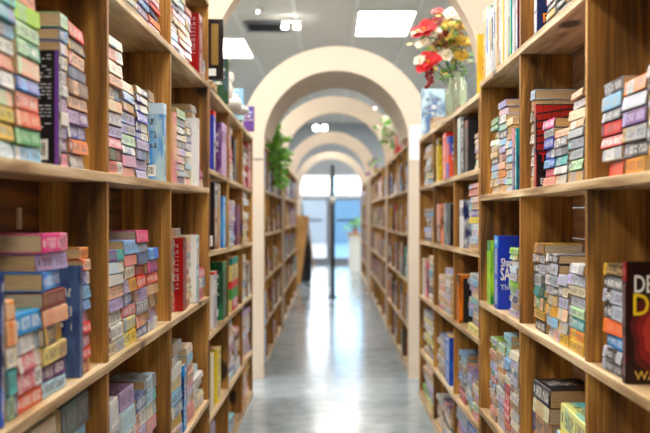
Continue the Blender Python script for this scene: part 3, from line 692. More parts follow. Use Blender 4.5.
# row of slim upright books, open top shelf far bay
slim = [('maroon', 'navy'), ('navy', 'black'), ('slate blue', 'white'), ('black', 'silver'), ('teal', 'green'), ('grey', 'charcoal'), ('gold', 'tan'), ('silver', 'navy'), ('tan', 'black'), ('yellow', 'gold'), ('charcoal', 'silver'), ('gold', 'yellow'), ('grey', 'black'), ('tan', 'cream'), ('brown', 'white'), ('slate blue', 'silver'), ('black', 'silver'), ('teal', 'navy'), ('tan', 'white'), ('pale green', 'charcoal'), ('blue', 'white'), ('grey', 'yellow'), ('gold', 'cream')]
y = 2.69
for i, (a, b) in enumerate(slim):
    t = .028 if i == 0 else rb.uniform(.022, .032)
    if y+t > 3.345: break
    U_('R1', 1, 0, 0, 0, a, b, W=.14, direct=(y, t-.001), dz=.255+rb.uniform(-.01, .02)-.02*(i > 10), inset=.004+rb.uniform(0, .006)); y += t
# ---- second left case ----------------------------------------------
U_('L2', 1, 213.5, 216, 110, 'deep blue', 'navy', W=.11, plain=True, extras=[patch_part('red_top_band', 0, 1, .92, 1, 'red')], label='blue book with red top standing on second left case')
U_('L2', 1, 222, 227, 122, 'purple', 'lilac', W=.11, label='purple book standing next to the blue one, second left case')
S('L2', 1, 230.5, 233.5, 128, ['white', 'cream', 'red', 'pink', 'peach', 'orange', 'white'])
U_('L2', 1, 234, 236.5, 138, 'black', 'charcoal')
S('L2', 1, 244, 247.5, 146, ['pink', 'white', 'cream', 'tan', 'white', 'dark green', 'brown'])
U_('L2', 1, 248, 251, 142, 'maroon', 'rose')
U_('L2', 2, 214.5, 218, 182, 'black', 'brown', W=.11, plain=True, extras=[bar_part(.3, .1, .05, .045)], label='black book with white barcode square, second left case middle shelf')
U_('L2', 2, 218.4, 220.5, 184, 'gold', 'tan'); U_('L2', 2, 223, 226, 196, 'sky blue', 'blue')
S('L2', 2, 229.8, 235.5, 200, ['pale blue', 'pale blue', 'white', 'slate blue', 'lilac', 'cream', 'lavender', 'rose', 'maroon'])
U_('L2', 2, 236.5, 241, 204, 'purple', 'maroon')
S('L2', 2, 244, 249.5, 190, ['cream', 'pale yellow', 'ivory', 'tan', 'cream', 'peach', 'white', 'cream'])
U_('L2', 3, 214, 217, 272, 'white', 'pale grey', W=.11, plain=True, extras=[patch_part('red_top_band', 0, 1, .95, 1, 'red')], label='white book with red top standing on second left case')
U_('L2', 3, 223, 227, 262, 'dark green', 'green', W=.12, extras=[bar_part(.35, .1, .04, .034)], label='dark green book with barcode standing on second left case')
U_('L2', 3, 232, 238, 258, 'pale yellow', 'red', W=.12, plain=True, extras=[patch_part('teal_band', 0, 1, .86, 1, 'teal'), patch_part('red_band', 0, 1, .42, .56, 'red'), patch_part('green_band', 0, 1, .22, .42, 'green')], label='book with teal, yellow, red and green bands standing on second left case')
S('L2', 3, 244, 247, 255, ['pale blue', 'white', 'slate blue', 'white', 'cream', 'brown', 'white']); U_('L2', 3, 248, 250.5, 262, 'brown', 'white')
U_('L2', 4, 211.5, 213.8, 355, 'ivory', 'cream', W=.09); U_('L2', 4, 217.5, 221, 350, 'yellow', 'gold', W=.11, plain=True, extras=[bar_part(.6, .1, .03, .03)], label='yellow book standing on fourth shelf of second left case')
S('L2', 4, 229.8, 235, 322, ['pale blue', 'lavender', 'white', 'maroon', 'rose', 'white', 'peach', 'brown']); S('L2', 4, 235.5, 241.5, 328, ['white', 'pale grey', 'maroon', 'lilac', 'cream', 'brown', 'rose'])
S('L2', 4, 244, 250.5, 310, ['peach', 'tan', 'lavender', 'white', 'salmon', 'cream', 'lilac'])
S('L2', 5, 229.5, 234.5, 417, ['light blue', 'pale blue', 'light blue', 'aqua']); S('L2', 5, 211, 216, 424, ['cream', 'yellow', 'tan'])
S('L2', 5, 244, 250, 368, ['peach', 'rose', 'cream', 'white', 'salmon'])
# ---- second right case ----------------------------------------------
U_('R2', 1, 457.5, 460, 117, 'pale blue', 'white', W=.11); U_('R2', 1, 460.5, 464, 117, 'charcoal', 'black', W=.14, plain=True); U_('R2', 1, 464.5, 468, 119, 'charcoal', 'maroon', W=.13, plain=True)
S('R2', 1, 474, 478, 133, ['ivory', 'pale green', 'tan', 'lilac', 'cream', 'white', 'grey'])
U_('R2', 1, 436, 438.5, 138, 'yellow', 'black'); U_('R2', 1, 442.5, 446, 132, 'red', 'brick orange'); U_('R2', 1, 446.3, 448.5, 136, 'brick orange', 'blue')
S('R2', 1, 424, 430.5, 146, ['white', 'cream', 'silver', 'white', 'tan', 'white'])
U_('R2', 2, 459.5, 463, 200, 'navy', 'white', W=.13, label='navy book with pale lettering standing on second right case')
S('R2', 2, 468.5, 477.5, 183, ['peach', 'pale blue', 'lavender', 'white', 'yellow', 'violet', 'aqua', 'peach', 'salmon', 'salmon'])
U_('R2', 2, 436.5, 440, 204, 'salmon', 'brown', W=.13); U_('R2', 2, 444, 446, 203, 'silver', 'grey'); U_('R2', 2, 448, 450.5, 204, 'black', 'charcoal')
S('R2', 2, 423.5, 431, 208, ['navy', 'white', 'light blue', 'navy', 'white', 'grey', 'brown'])
U_('R2', 3, 456.5, 459, 275, 'orange', 'black', W=.13, extras=[patch_part('black_cover', .14, 1, .0, .93, 'black')], label='orange and black book standing on third shelf, second right case')
S('R2', 3, 467, 477.5, 274, ['pale yellow', 'purple', 'light blue', 'violet', 'aqua', 'yellow', 'lavender', 'grey', 'white'])
S('R2', 3, 438, 443.5, 275, ['pink', 'cream', 'tan', 'white', 'salmon', 'ivory', 'peach']); S('R2', 3, 444, 449.5, 268, ['cream', 'tan', 'ivory', 'grey', 'white', 'cream', 'pale grey']); 
U_('R2', 3, 422.5, 424.5, 259, 'cream', 'white'); U_('R2', 3, 425, 427.5, 261, 'maroon', 'rose'); S('R2', 3, 428, 432, 256, ['white', 'grey', 'cream', 'green', 'white', 'tan'])
S('R2', 4, 458, 464.5, 352, ['red', 'red', 'white', 'slate blue', 'lavender', 'brown', 'pale blue', 'slate blue']); S('R2', 4, 465, 471, 366, ['green', 'light blue', 'white', 'silver', 'lavender', 'purple']); S('R2', 4, 471.5, 477.8, 372, ['rose', 'pale green', 'salmon', 'lilac', 'cream', 'lavender', 'purple'])
S('R2', 4, 437, 443.5, 335, ['brown', 'white', 'pale grey', 'tan', 'silver', 'tan', 'slate blue']); U_('R2', 4, 445, 449.5, 338, 'blue', 'deep blue')
S('R2', 4, 423, 431.5, 312, ['tan', 'pale yellow', 'yellow', 'green', 'white', 'pale yellow', 'grey'])
S('R2', 5, 455.5, 465, 412, ['salmon', 'rose', 'tan', 'red', 'silver']); S('R2', 5, 466, 477, 428, mixed(5, MIX, 9)); S('R2', 5, 436, 442, 398, ['white', 'lilac', 'cream', 'silver', 'tan', 'peach', 'grey']); S('R2', 5, 442.5, 450, 404, ['lilac', 'white', 'grey', 'cream', 'peach', 'salmon'])
S('R2', 5, 422.5, 431.5, 366, ['pale yellow', 'lime', 'lavender', 'white', 'tan', 'peach'])
# ---- further cases: uprights and stacks --------------------------------
for key in ('L3', 'R3', 'L4', 'R4', 'R5'):
    u = ZK[key]; rr = random.Random(hash(key) % 1 + {'L3': 3, 'R3': 8, 'L4': 5, 'R4': 12, 'R5': 21}[key])
    for row in range(1, 6):
        for k in range(len(u['ds'])-1):
            a, b = u['ds'][k]+.03, u['ds'][k+1]-.03
            y = a+rr.uniform(0, .12)
            if key == 'L3' and k == 0 and row in (1, 4, 5):
                upright(key, row, 0, 0, 0, {1: 'deep blue', 4: 'sky blue', 5: 'sky blue'}[row], 'light blue', direct=(6.60, .07), dz={1: .27, 4: .25, 5: .26}[row], W=.13, inset=-.01, plain=True, label={1: 'deep blue book standing just behind the largest arch, left', 4: 'bright blue book just behind the largest arch, left, fourth shelf', 5: 'bright blue book just behind the largest arch, left, bottom shelf'}[row]); y = 6.69
            big = key in ('L4', 'R4', 'R5')
            while y < b-.06:
                if row == 5 and rr.random() < .35: break
                if rr.random() < .28 and y+.16 < b and not big:
                    stack(key, row, 0, 0, None, [rr.choice(PASTEL+MIX) for _ in range(rr.randint(4, 7))], direct=(y, y+.15)); y += .16
                else:
                    t = rr.uniform(.03, .055) if not big else rr.uniform(.05, .08)
                    upright(key, row, 0, 0, 0, rr.choice(BRIGHT+['brown', 'brown', 'tan', 'navy', 'cream', 'charcoal', 'maroon', 'brown', 'slate blue']), None, direct=(y, t), dz=rr.uniform(.18, .25), W=.12, inset=rr.uniform(.006, .03)); y += t+.002
                if rr.random() < .16: y += rr.uniform(.05, .2)
# bright blue standing books at the start of the third left case
for row, dz, col in ((1, .26, 'deep blue'), (5, .25, 'sky blue'), (4, .2, 'sky blue')): pass

# ---- build all book specs ------------------------------------------
for nm, rgb in (('purple', (.45, .25, .65)), ('pale_blue', (.78, .88, .95)), ('red', (.88, .12, .14)), ('teal', (.1, .55, .5)), ('green', (.25, .6, .25)), ('rust', (.5, .18, .1))):
    M['p_'+nm] = flat('print_'+nm, rgb)
M['p_red_dark'] = flat('print_deep_red', (.70, .12, .08))
M['p_glow_a'] = flat('print_wine', (.36, .05, .08)); M['p_glow_b'] = flat('print_crimson', (.55, .08, .10)); M['p_glow_c'] = flat('print_scarlet', (.74, .22, .16))
M['p_black'] = flat('print_black', (.07, .07, .08))
def stack_order(sid):
    l = sorted(set(SN[sid[0]])); return l.index(sid[1])
def upr_order(sid):
    l = sorted(set(SN[('U',)+sid[0]])); return l.index(sid[1]), len(l)
def make_label(s):
    if isinstance(s['label'], str): return s['label']
    c, i, n, sid = s['label']; key, row, bn = sid[0]
    if i is None:
        k, nn = upr_order(sid)
        return '%s upright book, %s, %s, %s' % (c, (ORD[k] if k < 16 else ORD[k-16]+' past sixteenth')+' from camera', shelfname(key, row), bn)
    pos = 'topmost' if i == n-1 else ('bottommost' if i == 0 else ORD[i]+' up')
    return '%s paperback, %s, %s stack, %s, %s' % (c, pos, ORD[stack_order(sid)], shelfname(key, row), bn)
def build_extras(s, o):
    W, Hh, T = s['W'], s['L'], s['T']; side_r = s['mt'].translation.x > 0
    # the cover facing the camera is local z=T for the right side and z=0 for the left
    zf = T+.0004 if side_r else -.0004
    zs = 1 if side_r else -1
    for e in (s['extras'] or []):
        if e[0] == 'bar':
            _, fx, fz, w_, h_ = e
            m = MB(); x0 = W*fx-w_/2; y0 = Hh*fz-h_/2+.008
            m.box(x0, x0+w_, 0, .0004, 0, h_)
            q = m.build('barcode', M['barcode'], o)
            q.matrix_local = Matrix.Translation((0, y0, zf)) @ Matrix.Rotation(-PI/2, 4, 'X') if zs < 0 else Matrix.Translation((0, y0, zf)) @ Matrix.Rotation(PI/2, 4, 'X')
            if zs < 0: q.matrix_local = Matrix(((1, 0, 0, 0), (0, 0, 1, y0), (0, -1, 0, zf), (0, 0, 0, 1)))
            else: q.matrix_local = Matrix(((1, 0, 0, 0), (0, 0, 1, y0), (0, 1, 0, zf-.0002), (0, 0, 0, 1)))
        elif e[0] == 'patch':
            _, nm, a, b, c, d, mt_ = e
            m = MB(); m.box(W*a, W*b, Hh*c, Hh*d, zf-.0002, zf+.0003); m.build(nm, M['p_'+mt_], o)
            if nm == 'red_top_band' or nm.endswith('_band'):
                m = MB(); m.box(-.0006, -.0001, Hh*c, Hh*d, 0.001, T-.001); m.build(nm, M['p_'+mt_], o)
        elif e[0] == 'lines':
            m = MB(); z = Hh*e[2]; r = random.Random(5)
            while z > Hh*e[1]:
                x = W*.12
                while x < W*.8:
                    l = r.uniform(.004, .012)
                    if r.random() < .8: m.box(x, x+l, z, z+.0022, zf-.0002, zf+.0003)
                    x += l+.003
                z -= .0065 if r.random() < .85 else .014
            m.build('blurb', M['ink_silver'], o)
        elif e[0] == 'text':
            _, txt, size, fx, fz, mt_, nm, sq = e
            cu = bpy.data.curves.new(nm, 'FONT'); cu.body = txt; cu.size = size; cu.extrude = .0002; cu.offset = size*.012; cu.resolution_u = 3
            tmp = bpy.data.objects.new(nm+'_tmp', cu); C.objects.link(tmp)
            bpy.context.view_layer.update()
            me = bpy.data.meshes.new_from_object(tmp.evaluated_get(bpy.context.evaluated_depsgraph_get()))
            bpy.data.objects.remove(tmp); me.name = nm
            q = bpy.data.objects.new(nm, me); C.objects.link(q); me.materials.clear(); me.materials.append(M[mt_]); q.parent = o
            q.matrix_local = Matrix.Translation((W*fx, Hh*fz, zf+.0009)) @ Matrix.Diagonal((sq, 1, 1, 1))
        elif e[0] == 'lattice':
            m = MB(); m.box(W*.02, W*.80, Hh*.42, Hh*.985, zf-.0002, zf+.0002)
            m.build('red_print', M['p_red_dark'], o)
            m = MB()
            def strip(xa, za, xb, zb, w_):
                n = len(m.v)
                for zz in (zf, zf+.0004): m.v += [(xa, za, zz), (xb, zb, zz), (xb, zb+w_, zz), (xa, za+w_, zz)]
                m.f += [(n, n+3, n+2, n+1), (n+4, n+5, n+6, n+7)]+[(n+i, n+(i+1) % 4, n+4+(i+1) % 4, n+4+i) for i in range(4)]
            for a in range(6): strip(W*.02, Hh*(.42+.09*a), W*.80, Hh*(.42+.09*a)+Hh*.07, .0045)
            for a in range(4): strip(W*(.10+.17*a), Hh*.42, W*(.16+.17*a), Hh*.97, .022)
            m.build('lattice_print', M['p_black'], o)
        elif e[0] == 'glow':
            for q_, (rr_, nm) in enumerate(((.36, 'glow_a'), (.28, 'glow_b'), (.19, 'glow_c'))):
                m = MB(); c = (W*.42, Hh*.40); N = 40
                for zz in (zf-.0002, zf+.0001+.0001*q_):
                    for i in range(N):
                        a = 2*PI*i/N; k_ = 1+.10*math.sin(3*a+1)+.06*math.sin(7*a)
                        m.v.append((c[0]+W*rr_*k_*math.cos(a), c[1]+Hh*rr_*.85*k_*math.sin(a), zz))
                m.f.append(tuple(range(N))[::-1]); m.f.append(tuple(range(N, 2*N)))
                m.build('red_cover_art', M['p_'+nm], o)
pick = {}
for kind, cap in (('paperback_book', 300), ('upright_book', 300)):
    l = [s for s in SPECS if s['kind'] == kind]; l.sort(key=lambda s: -s['px'])
    pick[kind] = (l[:cap], l[cap:]); print(kind, len(l))
for kind, (ind, rest) in pick.items():
    for i, s in enumerate(ind):
        v, f, uv, pv, pf = book_geo(s['T'], s['L'], s['W'], s['ca'], s['cb'], s['rnd'], s['plain'], s['sh'])
        o = bpy.data.objects.new(kind, cover_mesh(kind, [(None, v, f, uv, s['ca'], s['cb'], s['rnd'])])); C.objects.link(o)
        o.matrix_world = s['mt']
        tag(o, make_label(s), 'paperback' if kind == 'paperback_book' else 'book', s['group'])
        q = mesh_obj('page_block', pv, pf, M['pages'], o)
        build_extras(s, o)
    if rest:
        items = []; PV = []; PF = []
        for s in rest:
            v, f, uv, pv, pf = book_geo(s['T'], s['L'], s['W'], s['ca'], s['cb'], s['rnd'], s['plain'], s['sh'])
            items.append((s['mt'], v, f, uv, s['ca'], s['cb'], s['rnd'])); n = len(PV)
            PV += [tuple(s['mt'] @ Vector(p)) for p in pv]; PF += [tuple(n+k for k in q) for q in pf]
        nm = 'distant_paperbacks' if kind == 'paperback_book' else 'distant_upright_books'
        o = bpy.data.objects.new(nm, cover_mesh(nm, items)); C.objects.link(o)
        tag(o, 'small blurred stacked paperbacks filling the farther bookcases' if kind == 'paperback_book' else 'small blurred upright books filling the farthest bookcases', 'books'); o['kind'] = 'stuff'
        q = mesh_obj('page_block', PV, PF, M['pages'], o); q['kind'] = 'stuff'

exec_details = True
# ------------------------------------------------------------------ things on top of the cases
def free_book(x, y, z, T, L, W, col, acc, label, lying=False, rot=0.0, kind='upright_book', tilt=0.0, plain=False):
    ca, cb = jit(col), jit(acc)
    v, f, uv, pv, pf = book_geo(T, L, W, ca, cb, .37, plain)
    o = bpy.data.objects.new('book', cover_mesh('book', [(None, v, f, uv, ca, cb, rb.random())])); C.objects.link(o)
    if lying: mt = Matrix.Translation((x, y, z)) @ Matrix.Rotation(rot, 4, 'Z')
    else: mt = Matrix.Translation((x, y, z)) @ Matrix.Rotation(rot, 4, 'Z') @ Matrix.Rotation(tilt, 4, 'Y') @ Matrix(((1, 0, 0, 0), (0, 0, -1, 0), (0, 1, 0, 0), (0, 0, 0, 1)))
    o.matrix_world = mt; tag(o, label, 'book'); mesh_obj('page_block', pv, pf, M['pages'], o); return o
zL2 = ZK['L2']['zt']; zR2 = ZK['R2']['zt']
# dark gold book leaning at near end of second left case
z = zL2(0, 3.72)+.002
b1 = free_book(-.64, 3.765, zL2(0, 3.76)+.0025, .022, .15, .15, 'peach', 'white', 'pale pink book lying under the gold and black book', lying=True, rot=-PI/2); 
b1.matrix_world = Matrix.Translation((-.645, 3.74, zL2(0, 3.71)+.002)) @ Matrix.Rotation(-.02, 4, 'X')
b = free_book(-.575, 3.745, zL2(0, 3.74)+.03, .02, .25, .125, 'wine black', 'brown', 'gold and black book with barcode on top of second left case', plain=True)
m = MB(); m.box(.075, .105, .06, .23, .0201, .0206); m.build('gold_print', M['dull_gold'], b)
box('barcode', (.055, .095, .015, .045, .0204, .0208), M['white'], b)
free_book(-.60, 4.27, zL2(0, 4.27)+.004, .03, .215, .112, 'dark green', 'slate blue', 'dark green book standing on top of second left case')
free_book(-.60, 4.86, zL2(0, 4.86)+.004, .02, .17, .125, 'light blue', 'pale blue', 'light blue picture book standing behind the white plush toy')
free_book(-.53, 5.40, zL2(0, 5.40)+.004, .03, .15, .065, 'purple', 'violet', 'purple book standing beyond the plush toy at the arch')
# white plush toy
def blob(mb, c, r, seg=14, ring=9, seed=0, amp=.08):
    rr = random.Random(seed); n0 = len(mb.v)
    for i in range(ring+1):
        th = PI*i/ring
        for k in range(seg):
            ph = 2*PI*k/seg; q = 1+rr.uniform(-amp, amp)*(0 < i < ring)
            mb.v.append((c[0]+r[0]*q*math.sin(th)*math.cos(ph), c[1]+r[1]*q*math.sin(th)*math.sin(ph), c[2]+r[2]*math.cos(th)*q))
    for i in range(ring):
        for k in range(seg): mb.f.append((n0+i*seg+k, n0+(i+1)*seg+k, n0+(i+1)*seg+(k+1) % seg, n0+i*seg+(k+1) % seg))
r = empty('plush_toy', (-.515, 4.60, zL2(0, 4.60)+.004)); tag(r, 'white fluffy plush toy slumped on top of second left case', 'plush toy')
m = MB(); blob(m, (0, 0, .055), (.055, .15, .05), seed=1); m.build('body', M['fur'], r, True)
m = MB(); blob(m, (-.02, -.15, .10), (.045, .06, .06), seed=2); m.build('head', M['fur'], r, True)
for s in (-1, 1):
    m = MB(); blob(m, (s*.035-.02, -.15, .16), (.018, .016, .03), seed=3); m.build('ear', M['fur'], r, True)
    m = MB(); blob(m, (.015*s+.02, -.06+.14*s, .028), (.05, .035, .025), seed=4); m.build('leg', M['fur'], r, True)

# vase and flowers on the second right case
vy, vx = 4.35, .603; vz = zR2(0, vy)+.0025
r = empty('glass_vase', (vx, vy, vz)); tag(r, 'clear glass vase holding red and yellow flowers on the right case', 'vase')
m = MB(); m.lathe((0, 0, 0), [(0, 0), (.040, 0), (.052, .03), (.057, .08), (.053, .14), (.040, .18), (.036, .20), (.048, .225), (.045, .224), (.033, .20), (.037, .178), (.049, .14), (.053, .08), (.048, .032), (.037, .006), (0, .006)], 28)
m.build('vase_body', M['vase'], r, True)
def petal_flower(c, rad, n, up, mb, seed):
    """n curved pointed petals in two whorls around direction up"""
    rr = random.Random(seed); up = up.normalized(); a = up.orthogonal().normalized(); b_ = up.cross(a)
    for whorl, (k, lift) in enumerate(((n, .25), (max(3, n-2), .75))):
        for i in range(k):
            t = 2*PI*i/k+whorl*.5+rr.uniform(-.2, .2); d = (a*math.cos(t)+b_*math.sin(t)); s = up.cross(d)
            L = rad*rr.uniform(.85, 1.15)*(1-.25*whorl); wd = L*.44; n0 = len(mb.v)
            pr = [(0, .25, 0), (.35, .9, lift*.35), (.7, 1, lift*.55), (1, .1, lift*.5)]
            for (q, ww, h) in pr:
                p = c+d*(q*L)+up*(h*L)
                mb.v += [tuple(p-s*(wd*ww)), tuple(p-up*(.12*L*ww)), tuple(p+s*(wd*ww))]
            for j in range(3):
                o = n0+j*3
                mb.f += [(o, o+1, o+4, o+3), (o+1, o+2, o+5, o+4)]
def flower(base, head, rad, n, petal, label, seed, leaves=2, kind='flower'):
    r = empty('artificial_flower', base); tag(r, label, 'flower', 'artificial flowers in the glass vase')
    B = Vector(base); h = Vector(head)-B; m = MB()
    mid = Vector((h.x*.25, h.y*.25, h.z*.55))
    pts = [Vector((0, 0, 0)), Vector((h.x*.06, h.y*.06, h.z*.3)), mid, h*.85+Vector((0, 0, h.z*.05)) if h.z > 0 else h*.85, h]
    m.tube(pts, .0022, 6); m.build('stem', M['stem'], r, True)
    m = MB(); d = (h-pts[3]).normalized()+Vector((0, -1.1, .25)); petal_flower(h, rad*1.35, n, d, m, seed); m.build('petals', M[petal], r, True)
    m = MB(); blob(m, h+d.normalized()*rad*.12, (rad*.16,)*3, 8, 6, seed); m.build('flower_centre', M['yellow_petal'] if petal != 'yellow_petal' else M['tanwood'], r, True)
    for q in range(leaves):
        m = MB(); rr = random.Random(seed*7+q); p = mid.lerp(h, .25+.35*q); dd = Vector((rr.uniform(-1, 1), rr.uniform(-1, .2), rr.uniform(-.3, .5))).normalized(); s = dd.orthogonal().normalized(); L = .05
        m.v += [tuple(p), tuple(p+dd*L*.5+s*L*.22), tuple(p+dd*L), tuple(p+dd*L*.5-s*L*.22), tuple(p+dd*L*.5+Vector((0, 0, .004)))]
        m.f += [(0, 1, 4), (1, 2, 4), (2, 3, 4), (3, 0, 4)]; m.build('leaf', M['foliage'], r)
def px2w(x, y, Y): return Vector(((x-VX)*Y/F, Y, H+(VY-y)*Y/F))
FL = [(424, 30, .050, 6, 'red_petal', 'red flower at left upper edge of the bouquet'), (428, 62, .052, 6, 'red_petal', 'large red flower low on the left of the bouquet'), (436, 22, .030, 6, 'dark_petal', 'dark red flower near the bouquet top left'),
 (433, 32, .036, 6, 'white_petal', 'cream flower between the two upper red flowers'), (452, 14, .036, 7, 'white_petal', 'white flower at the very top of bouquet'), (462, 15, .036, 7, 'white_petal', 'white flower at top right of bouquet'),
 (448, 26, .040, 7, 'yellow_petal', 'pale yellow flower at upper middle of bouquet'), (459, 27, .038, 7, 'yellow_petal', 'yellow flower at upper right of bouquet'), (452, 40, .042, 7, 'yellow_petal', 'yellow flower in the bouquet centre'),
 (464, 42, .036, 7, 'yellow_petal', 'golden flower at right side of bouquet'), (440, 44, .034, 6, 'dark_petal', 'dark red flower at bouquet middle left'), (423, 44, .030, 6, 'white_petal', 'small white flower between red ones, left'),
 (420, 60, .026, 6, 'white_petal', 'small white flower at far left of bouquet'), (445, 56, .034, 6, 'white_petal', 'cream flower just above vase rim'), (461, 56, .034, 7, 'yellow_petal', 'tan yellow flower low at bouquet right'), (438, 12, .026, 6, 'red_petal', 'small red flower poking above the bouquet'), (442, 35, .030, 6, 'red_petal', 'red flower in front of the yellow centre')]
rf = random.Random(4)
for i, (x, y, rad, n, mt_, lb) in enumerate(FL):
    hd = px2w(x, y, vy+rf.uniform(-.06, .05)); a = 2*PI*i/len(FL)
    flower((vx+.018*math.cos(a), vy+.018*math.sin(a), vz+.012), hd, rad, n, mt_, lb, i+1)
# hanging berries
r = empty('berry_spray', (vx-.02, vy-.02, vz+.2)); tag(r, 'dark red berry spray drooping left of the glass vase', 'berries')
p0 = Vector((vx-.02, vy-.02, vz+.2)); m = MB(); m.tube([Vector((0, 0, 0)), px2w(436, 62, vy-.06)-p0, px2w(430, 70, vy-.06)-p0, px2w(429, 88, vy-.06)-p0], .002, 6); m.build('stem', M['stem'], r)
for i in range(16):
    c = px2w(430+rf.uniform(-4, 3), 66+i*1.4, vy-.06+rf.uniform(-.01, .01))-p0; m = MB(); blob(m, c, (.010,)*3, 8, 6, i, 0); m.build('berry', M['dark_petal'], r, True)
# filler foliage in bouquet
r = empty('foliage_spray', (vx, vy+.02, vz+.19)); tag(r, 'green and tan filler leaves spilling around the vase rim', 'foliage')
m = MB(); m2 = MB(); m3 = MB(); p0 = Vector((vx, vy+.02, vz+.19))
for i in range(240):
    c = px2w(447+rf.gauss(0, 12), 40+rf.gauss(3, 14), vy+rf.uniform(-.05, .07))-p0
    dd = Vector((rf.uniform(-1, 1), rf.uniform(-1, 1), rf.uniform(-1, .6))).normalized(); s = dd.orthogonal().normalized(); L = rf.uniform(.03, .055); q = (m, m2, m3)[i % 3]; n0 = len(q.v)
    q.v += [tuple(c), tuple(c+dd*L*.5+s*L*.2), tuple(c+dd*L), tuple(c+dd*L*.5-s*L*.2)]; q.f += [(n0, n0+1, n0+2, n0+3)]
m.build('green_leaves', M['foliage'], r); m2.build('tan_leaves', M['tanwood'], r); m3.build('yellow_leaves', M['yellow_petal'], r)
# books and bits on the second right case
z_ = lambda y: zR2(0, y)+.0035
o = free_book(.525, 5.32, z_(5.32), .025, .265, .14, 'slate blue', 'pale blue', 'pale blue picture book standing upright left of the vase')
zz = z_(4.98)
for i, (c, lb) in enumerate((('cream', 'bottom'), ('tan', 'middle'), ('brown', 'top'))):
    free_book(.555, 4.95, zz, .022, .15, .12, c, 'tan', '%s book of the small lying pile left of the vase' % lb, lying=True); zz += .0226
free_book(.57, 4.02, z_(4.1), .022, .15, .11, 'dark red', 'maroon', 'dark red book lying right of the vase', lying=True)
o = free_book(.56, 4.56, z_(4.6), .014, .16, .12, 'ivory', 'white', 'ivory booklet lying behind the vase', lying=True, rot=.15)
free_book(.562, 3.50, z_(3.5), .024, .235, .13, 'gold', 'yellow', 'golden yellow book at the end of the slim upright row')
r = empty('ornament', (.60, 4.33, z_(4.3))); bpy.data.objects.remove(r)

# ivy on the third left case
def plant(loc, pts, n, label, mats, sz=.05, seed=1, name='trailing_plant', cat='plant', extra=None):
    r = empty(name, loc); tag(r, label, cat); P = Vector(loc); rr = random.Random(seed)
    m = MB(); m.lathe((0, 0, 0), [(0, 0), (.04, 0), (.055, .08), (.058, .085), (.05, .084), (.04, .03), (0, .03)], 18); m.build('pot', M['tanwood'], r, True)
    vines = MB(); lv = MB(); fl = MB()
    for k in range(len(pts)):
        q = pts[k]; path = [Vector((0, 0, .06)), Vector((q[0]*.4, q[1]*.4, .16+q[2]*.2)), Vector(q)*.8+Vector((0, 0, .05)), Vector(q)]
        vines.tube(path, .002, 5)
        for i in range(n):
            t = rr.uniform(.15, 1)*3; j = min(2, int(t)); c = path[j].lerp(path[j+1], t-j)+Vector((rr.gauss(0, .025), rr.gauss(0, .025), rr.gauss(0, .02)))
            dd = Vector((rr.uniform(-1, 1), rr.uniform(-1, .3), rr.uniform(-.9, .5))).normalized(); s = dd.orthogonal().normalized(); L = sz*rr.uniform(.7, 1.3)
            g = fl if (extra and rr.random() < .5) else lv; n0 = len(g.v)
            g.v += [tuple(c), tuple(c+dd*L*.4+s*L*.35), tuple(c+dd*L), tuple(c+dd*L*.4-s*L*.35), tuple(c+dd*L*.45+dd.cross(s)*L*.08)]
            g.f += [(n0, n0+1, n0+4), (n0+1, n0+2, n0+4), (n0+2, n0+3, n0+4), (n0+3, n0, n0+4)]
    vines.build('vines', M['stem'], r); lv.build('leaves', M['foliage'], r)
    if extra: fl.build('blossoms', M[extra], r)
plant((-.585, 7.30, 1.671), [(.10, -.1, .16), (.14, -.15, .03), (.17, -.05, -.08), (.17, .2, -.18), (.16, .45, -.26), (.08, .2, .2), (.17, .1, .08), (.16, .25, -.05)], 46, 'trailing green ivy on the left case behind the largest arch', None, .08, 3)
plant((.63, 8.45, 1.668), [(-.12, -.05, .34), (-.15, 0, .22), (-.10, .1, .40), (-.03, 0, .42), (-.14, .1, .30), (-.17,0,.3)], 40, 'white flowering plant on the right case by the second arch', None, .06, 8, 'flowering_plant', 'plant', 'white_petal')
plant((.62, 12.1, 1.665), [(-.14, -.05, .15), (-.16, 0, .0), (-.05, .1, .2)], 10, 'purple flowering plant near the third arch', None, .06, 9, 'flowering_plant', 'plant', 'purple_petal')
def topbook(key, y, T, L, W, c, a, lb, inset=.02):
    u = ZK[key]; x = u['X']+(inset if u['side'] > 0 else -inset-W); return free_book(x, y, u['zt'](0, y)+.003, T, L, W, c, a, lb)
topbook('R3', 7.2, .04, .17, .13, 'silver', 'red', 'grey and red box book on the right case behind largest arch')
topbook('R3', 6.75, .04, .15, .12, 'violet', 'navy', 'violet book on top of the right case just behind the arch')
topbook('R3', 8.1, .05, .2, .05, 'red', 'dark red', 'narrow red book on top, near the second arch')
topbook('L3', 6.75, .04, .10, .12, 'light blue', 'white', 'pale blue book on top of the left case beside the ivy')
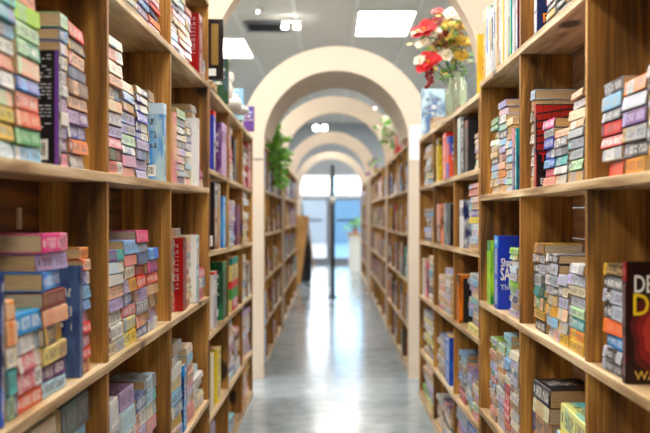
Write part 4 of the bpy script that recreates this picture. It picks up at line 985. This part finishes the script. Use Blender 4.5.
# ------------------------------------------------------------------ far end of the aisle
r = empty('floor_post', (0.012, 12.4, 0)); tag(r, 'black head-high post with round white tag standing mid-aisle', 'post')
m = MB(); m.tube([(0, 0, .02), (0, 0, 1.82)], .026, 16); m.build('shaft', M['black'], r, True)
m = MB(); m.lathe((0, 0, 0), [(0, 0), (.07, 0), (.07, .015), (.03, .02), (0, .02)], 20); m.build('base_plate', M['black'], r, True)
m = MB(); blob(m, (0, -.05, 1.34), (.045, .03, .05), 14, 9, 0, 0); m.build('round_tag', M['white'], r, True)
# leaning wooden board display, left before the doors
r = empty('display_easel', (-.60, 14.2, 0)); tag(r, 'tan wooden easel board leaning at the left end of the aisle', 'easel')
m = MB(); n = 0
m.v += [(-.12, 0, .02), (.10, 0, .02), (.24, -.05, 1.12), (.02, -.05, 1.12), (-.12, .03, .02), (.10, .03, .02), (.24, -.02, 1.12), (.02, -.02, 1.12)]
m.f += [(0, 1, 2, 3), (4, 7, 6, 5), (0, 4, 5, 1), (1, 5, 6, 2), (2, 6, 7, 3), (3, 7, 4, 0)]
m.build('board', M['tanwood'], r)
m = MB(); m.tube([(.22, .0, 1.05), (.34, .25, .01)], .012, 8); m.tube([(.10, .0, 1.05), (-.05, .4, .01)], .012, 8); m.build('legs', M['tanwood'], r)
r = empty('clothes_rack', (-.50, 15.3, 0)); tag(r, 'dark coat stand draped in black cloth beside the easel', 'coat stand')
m = MB(); m.lathe((0, 0, 0), [(0, 0), (.14, 0), (.16, .05), (.15, .5), (.08, .9), (.03, 1.12), (0, 1.15)], 18); m.build('draped_cloth', M['black'], r, True)
m = MB(); m.tube([(0, 0, 1.1), (0, 0, 1.3)], .012, 8); m.build('post', M['grey'], r)
# counter with plants right of the doors
r = empty('counter', (.62, 17.8, 0)); tag(r, 'white counter with tan top at the right before the entrance', 'counter')
box('counter_body', (-.28, .5, 0, .5, 0, .72), M['white'], r); box('counter_top', (-.31, .53, -.03, .53, .7205, .76), M['tanwood'], r)
plant((.46, 17.95, .765), [(-.1, 0, .2), (.05, 0, .25), (.12, .05, .15), (-.15, .05, .08)], 12, 'green potted plant on the white counter by the doors', None, .07, 12, 'potted_plant')
r = empty('dark_figurine_stand', (0.60, 16.98, 0)); bpy.data.objects.remove(r)
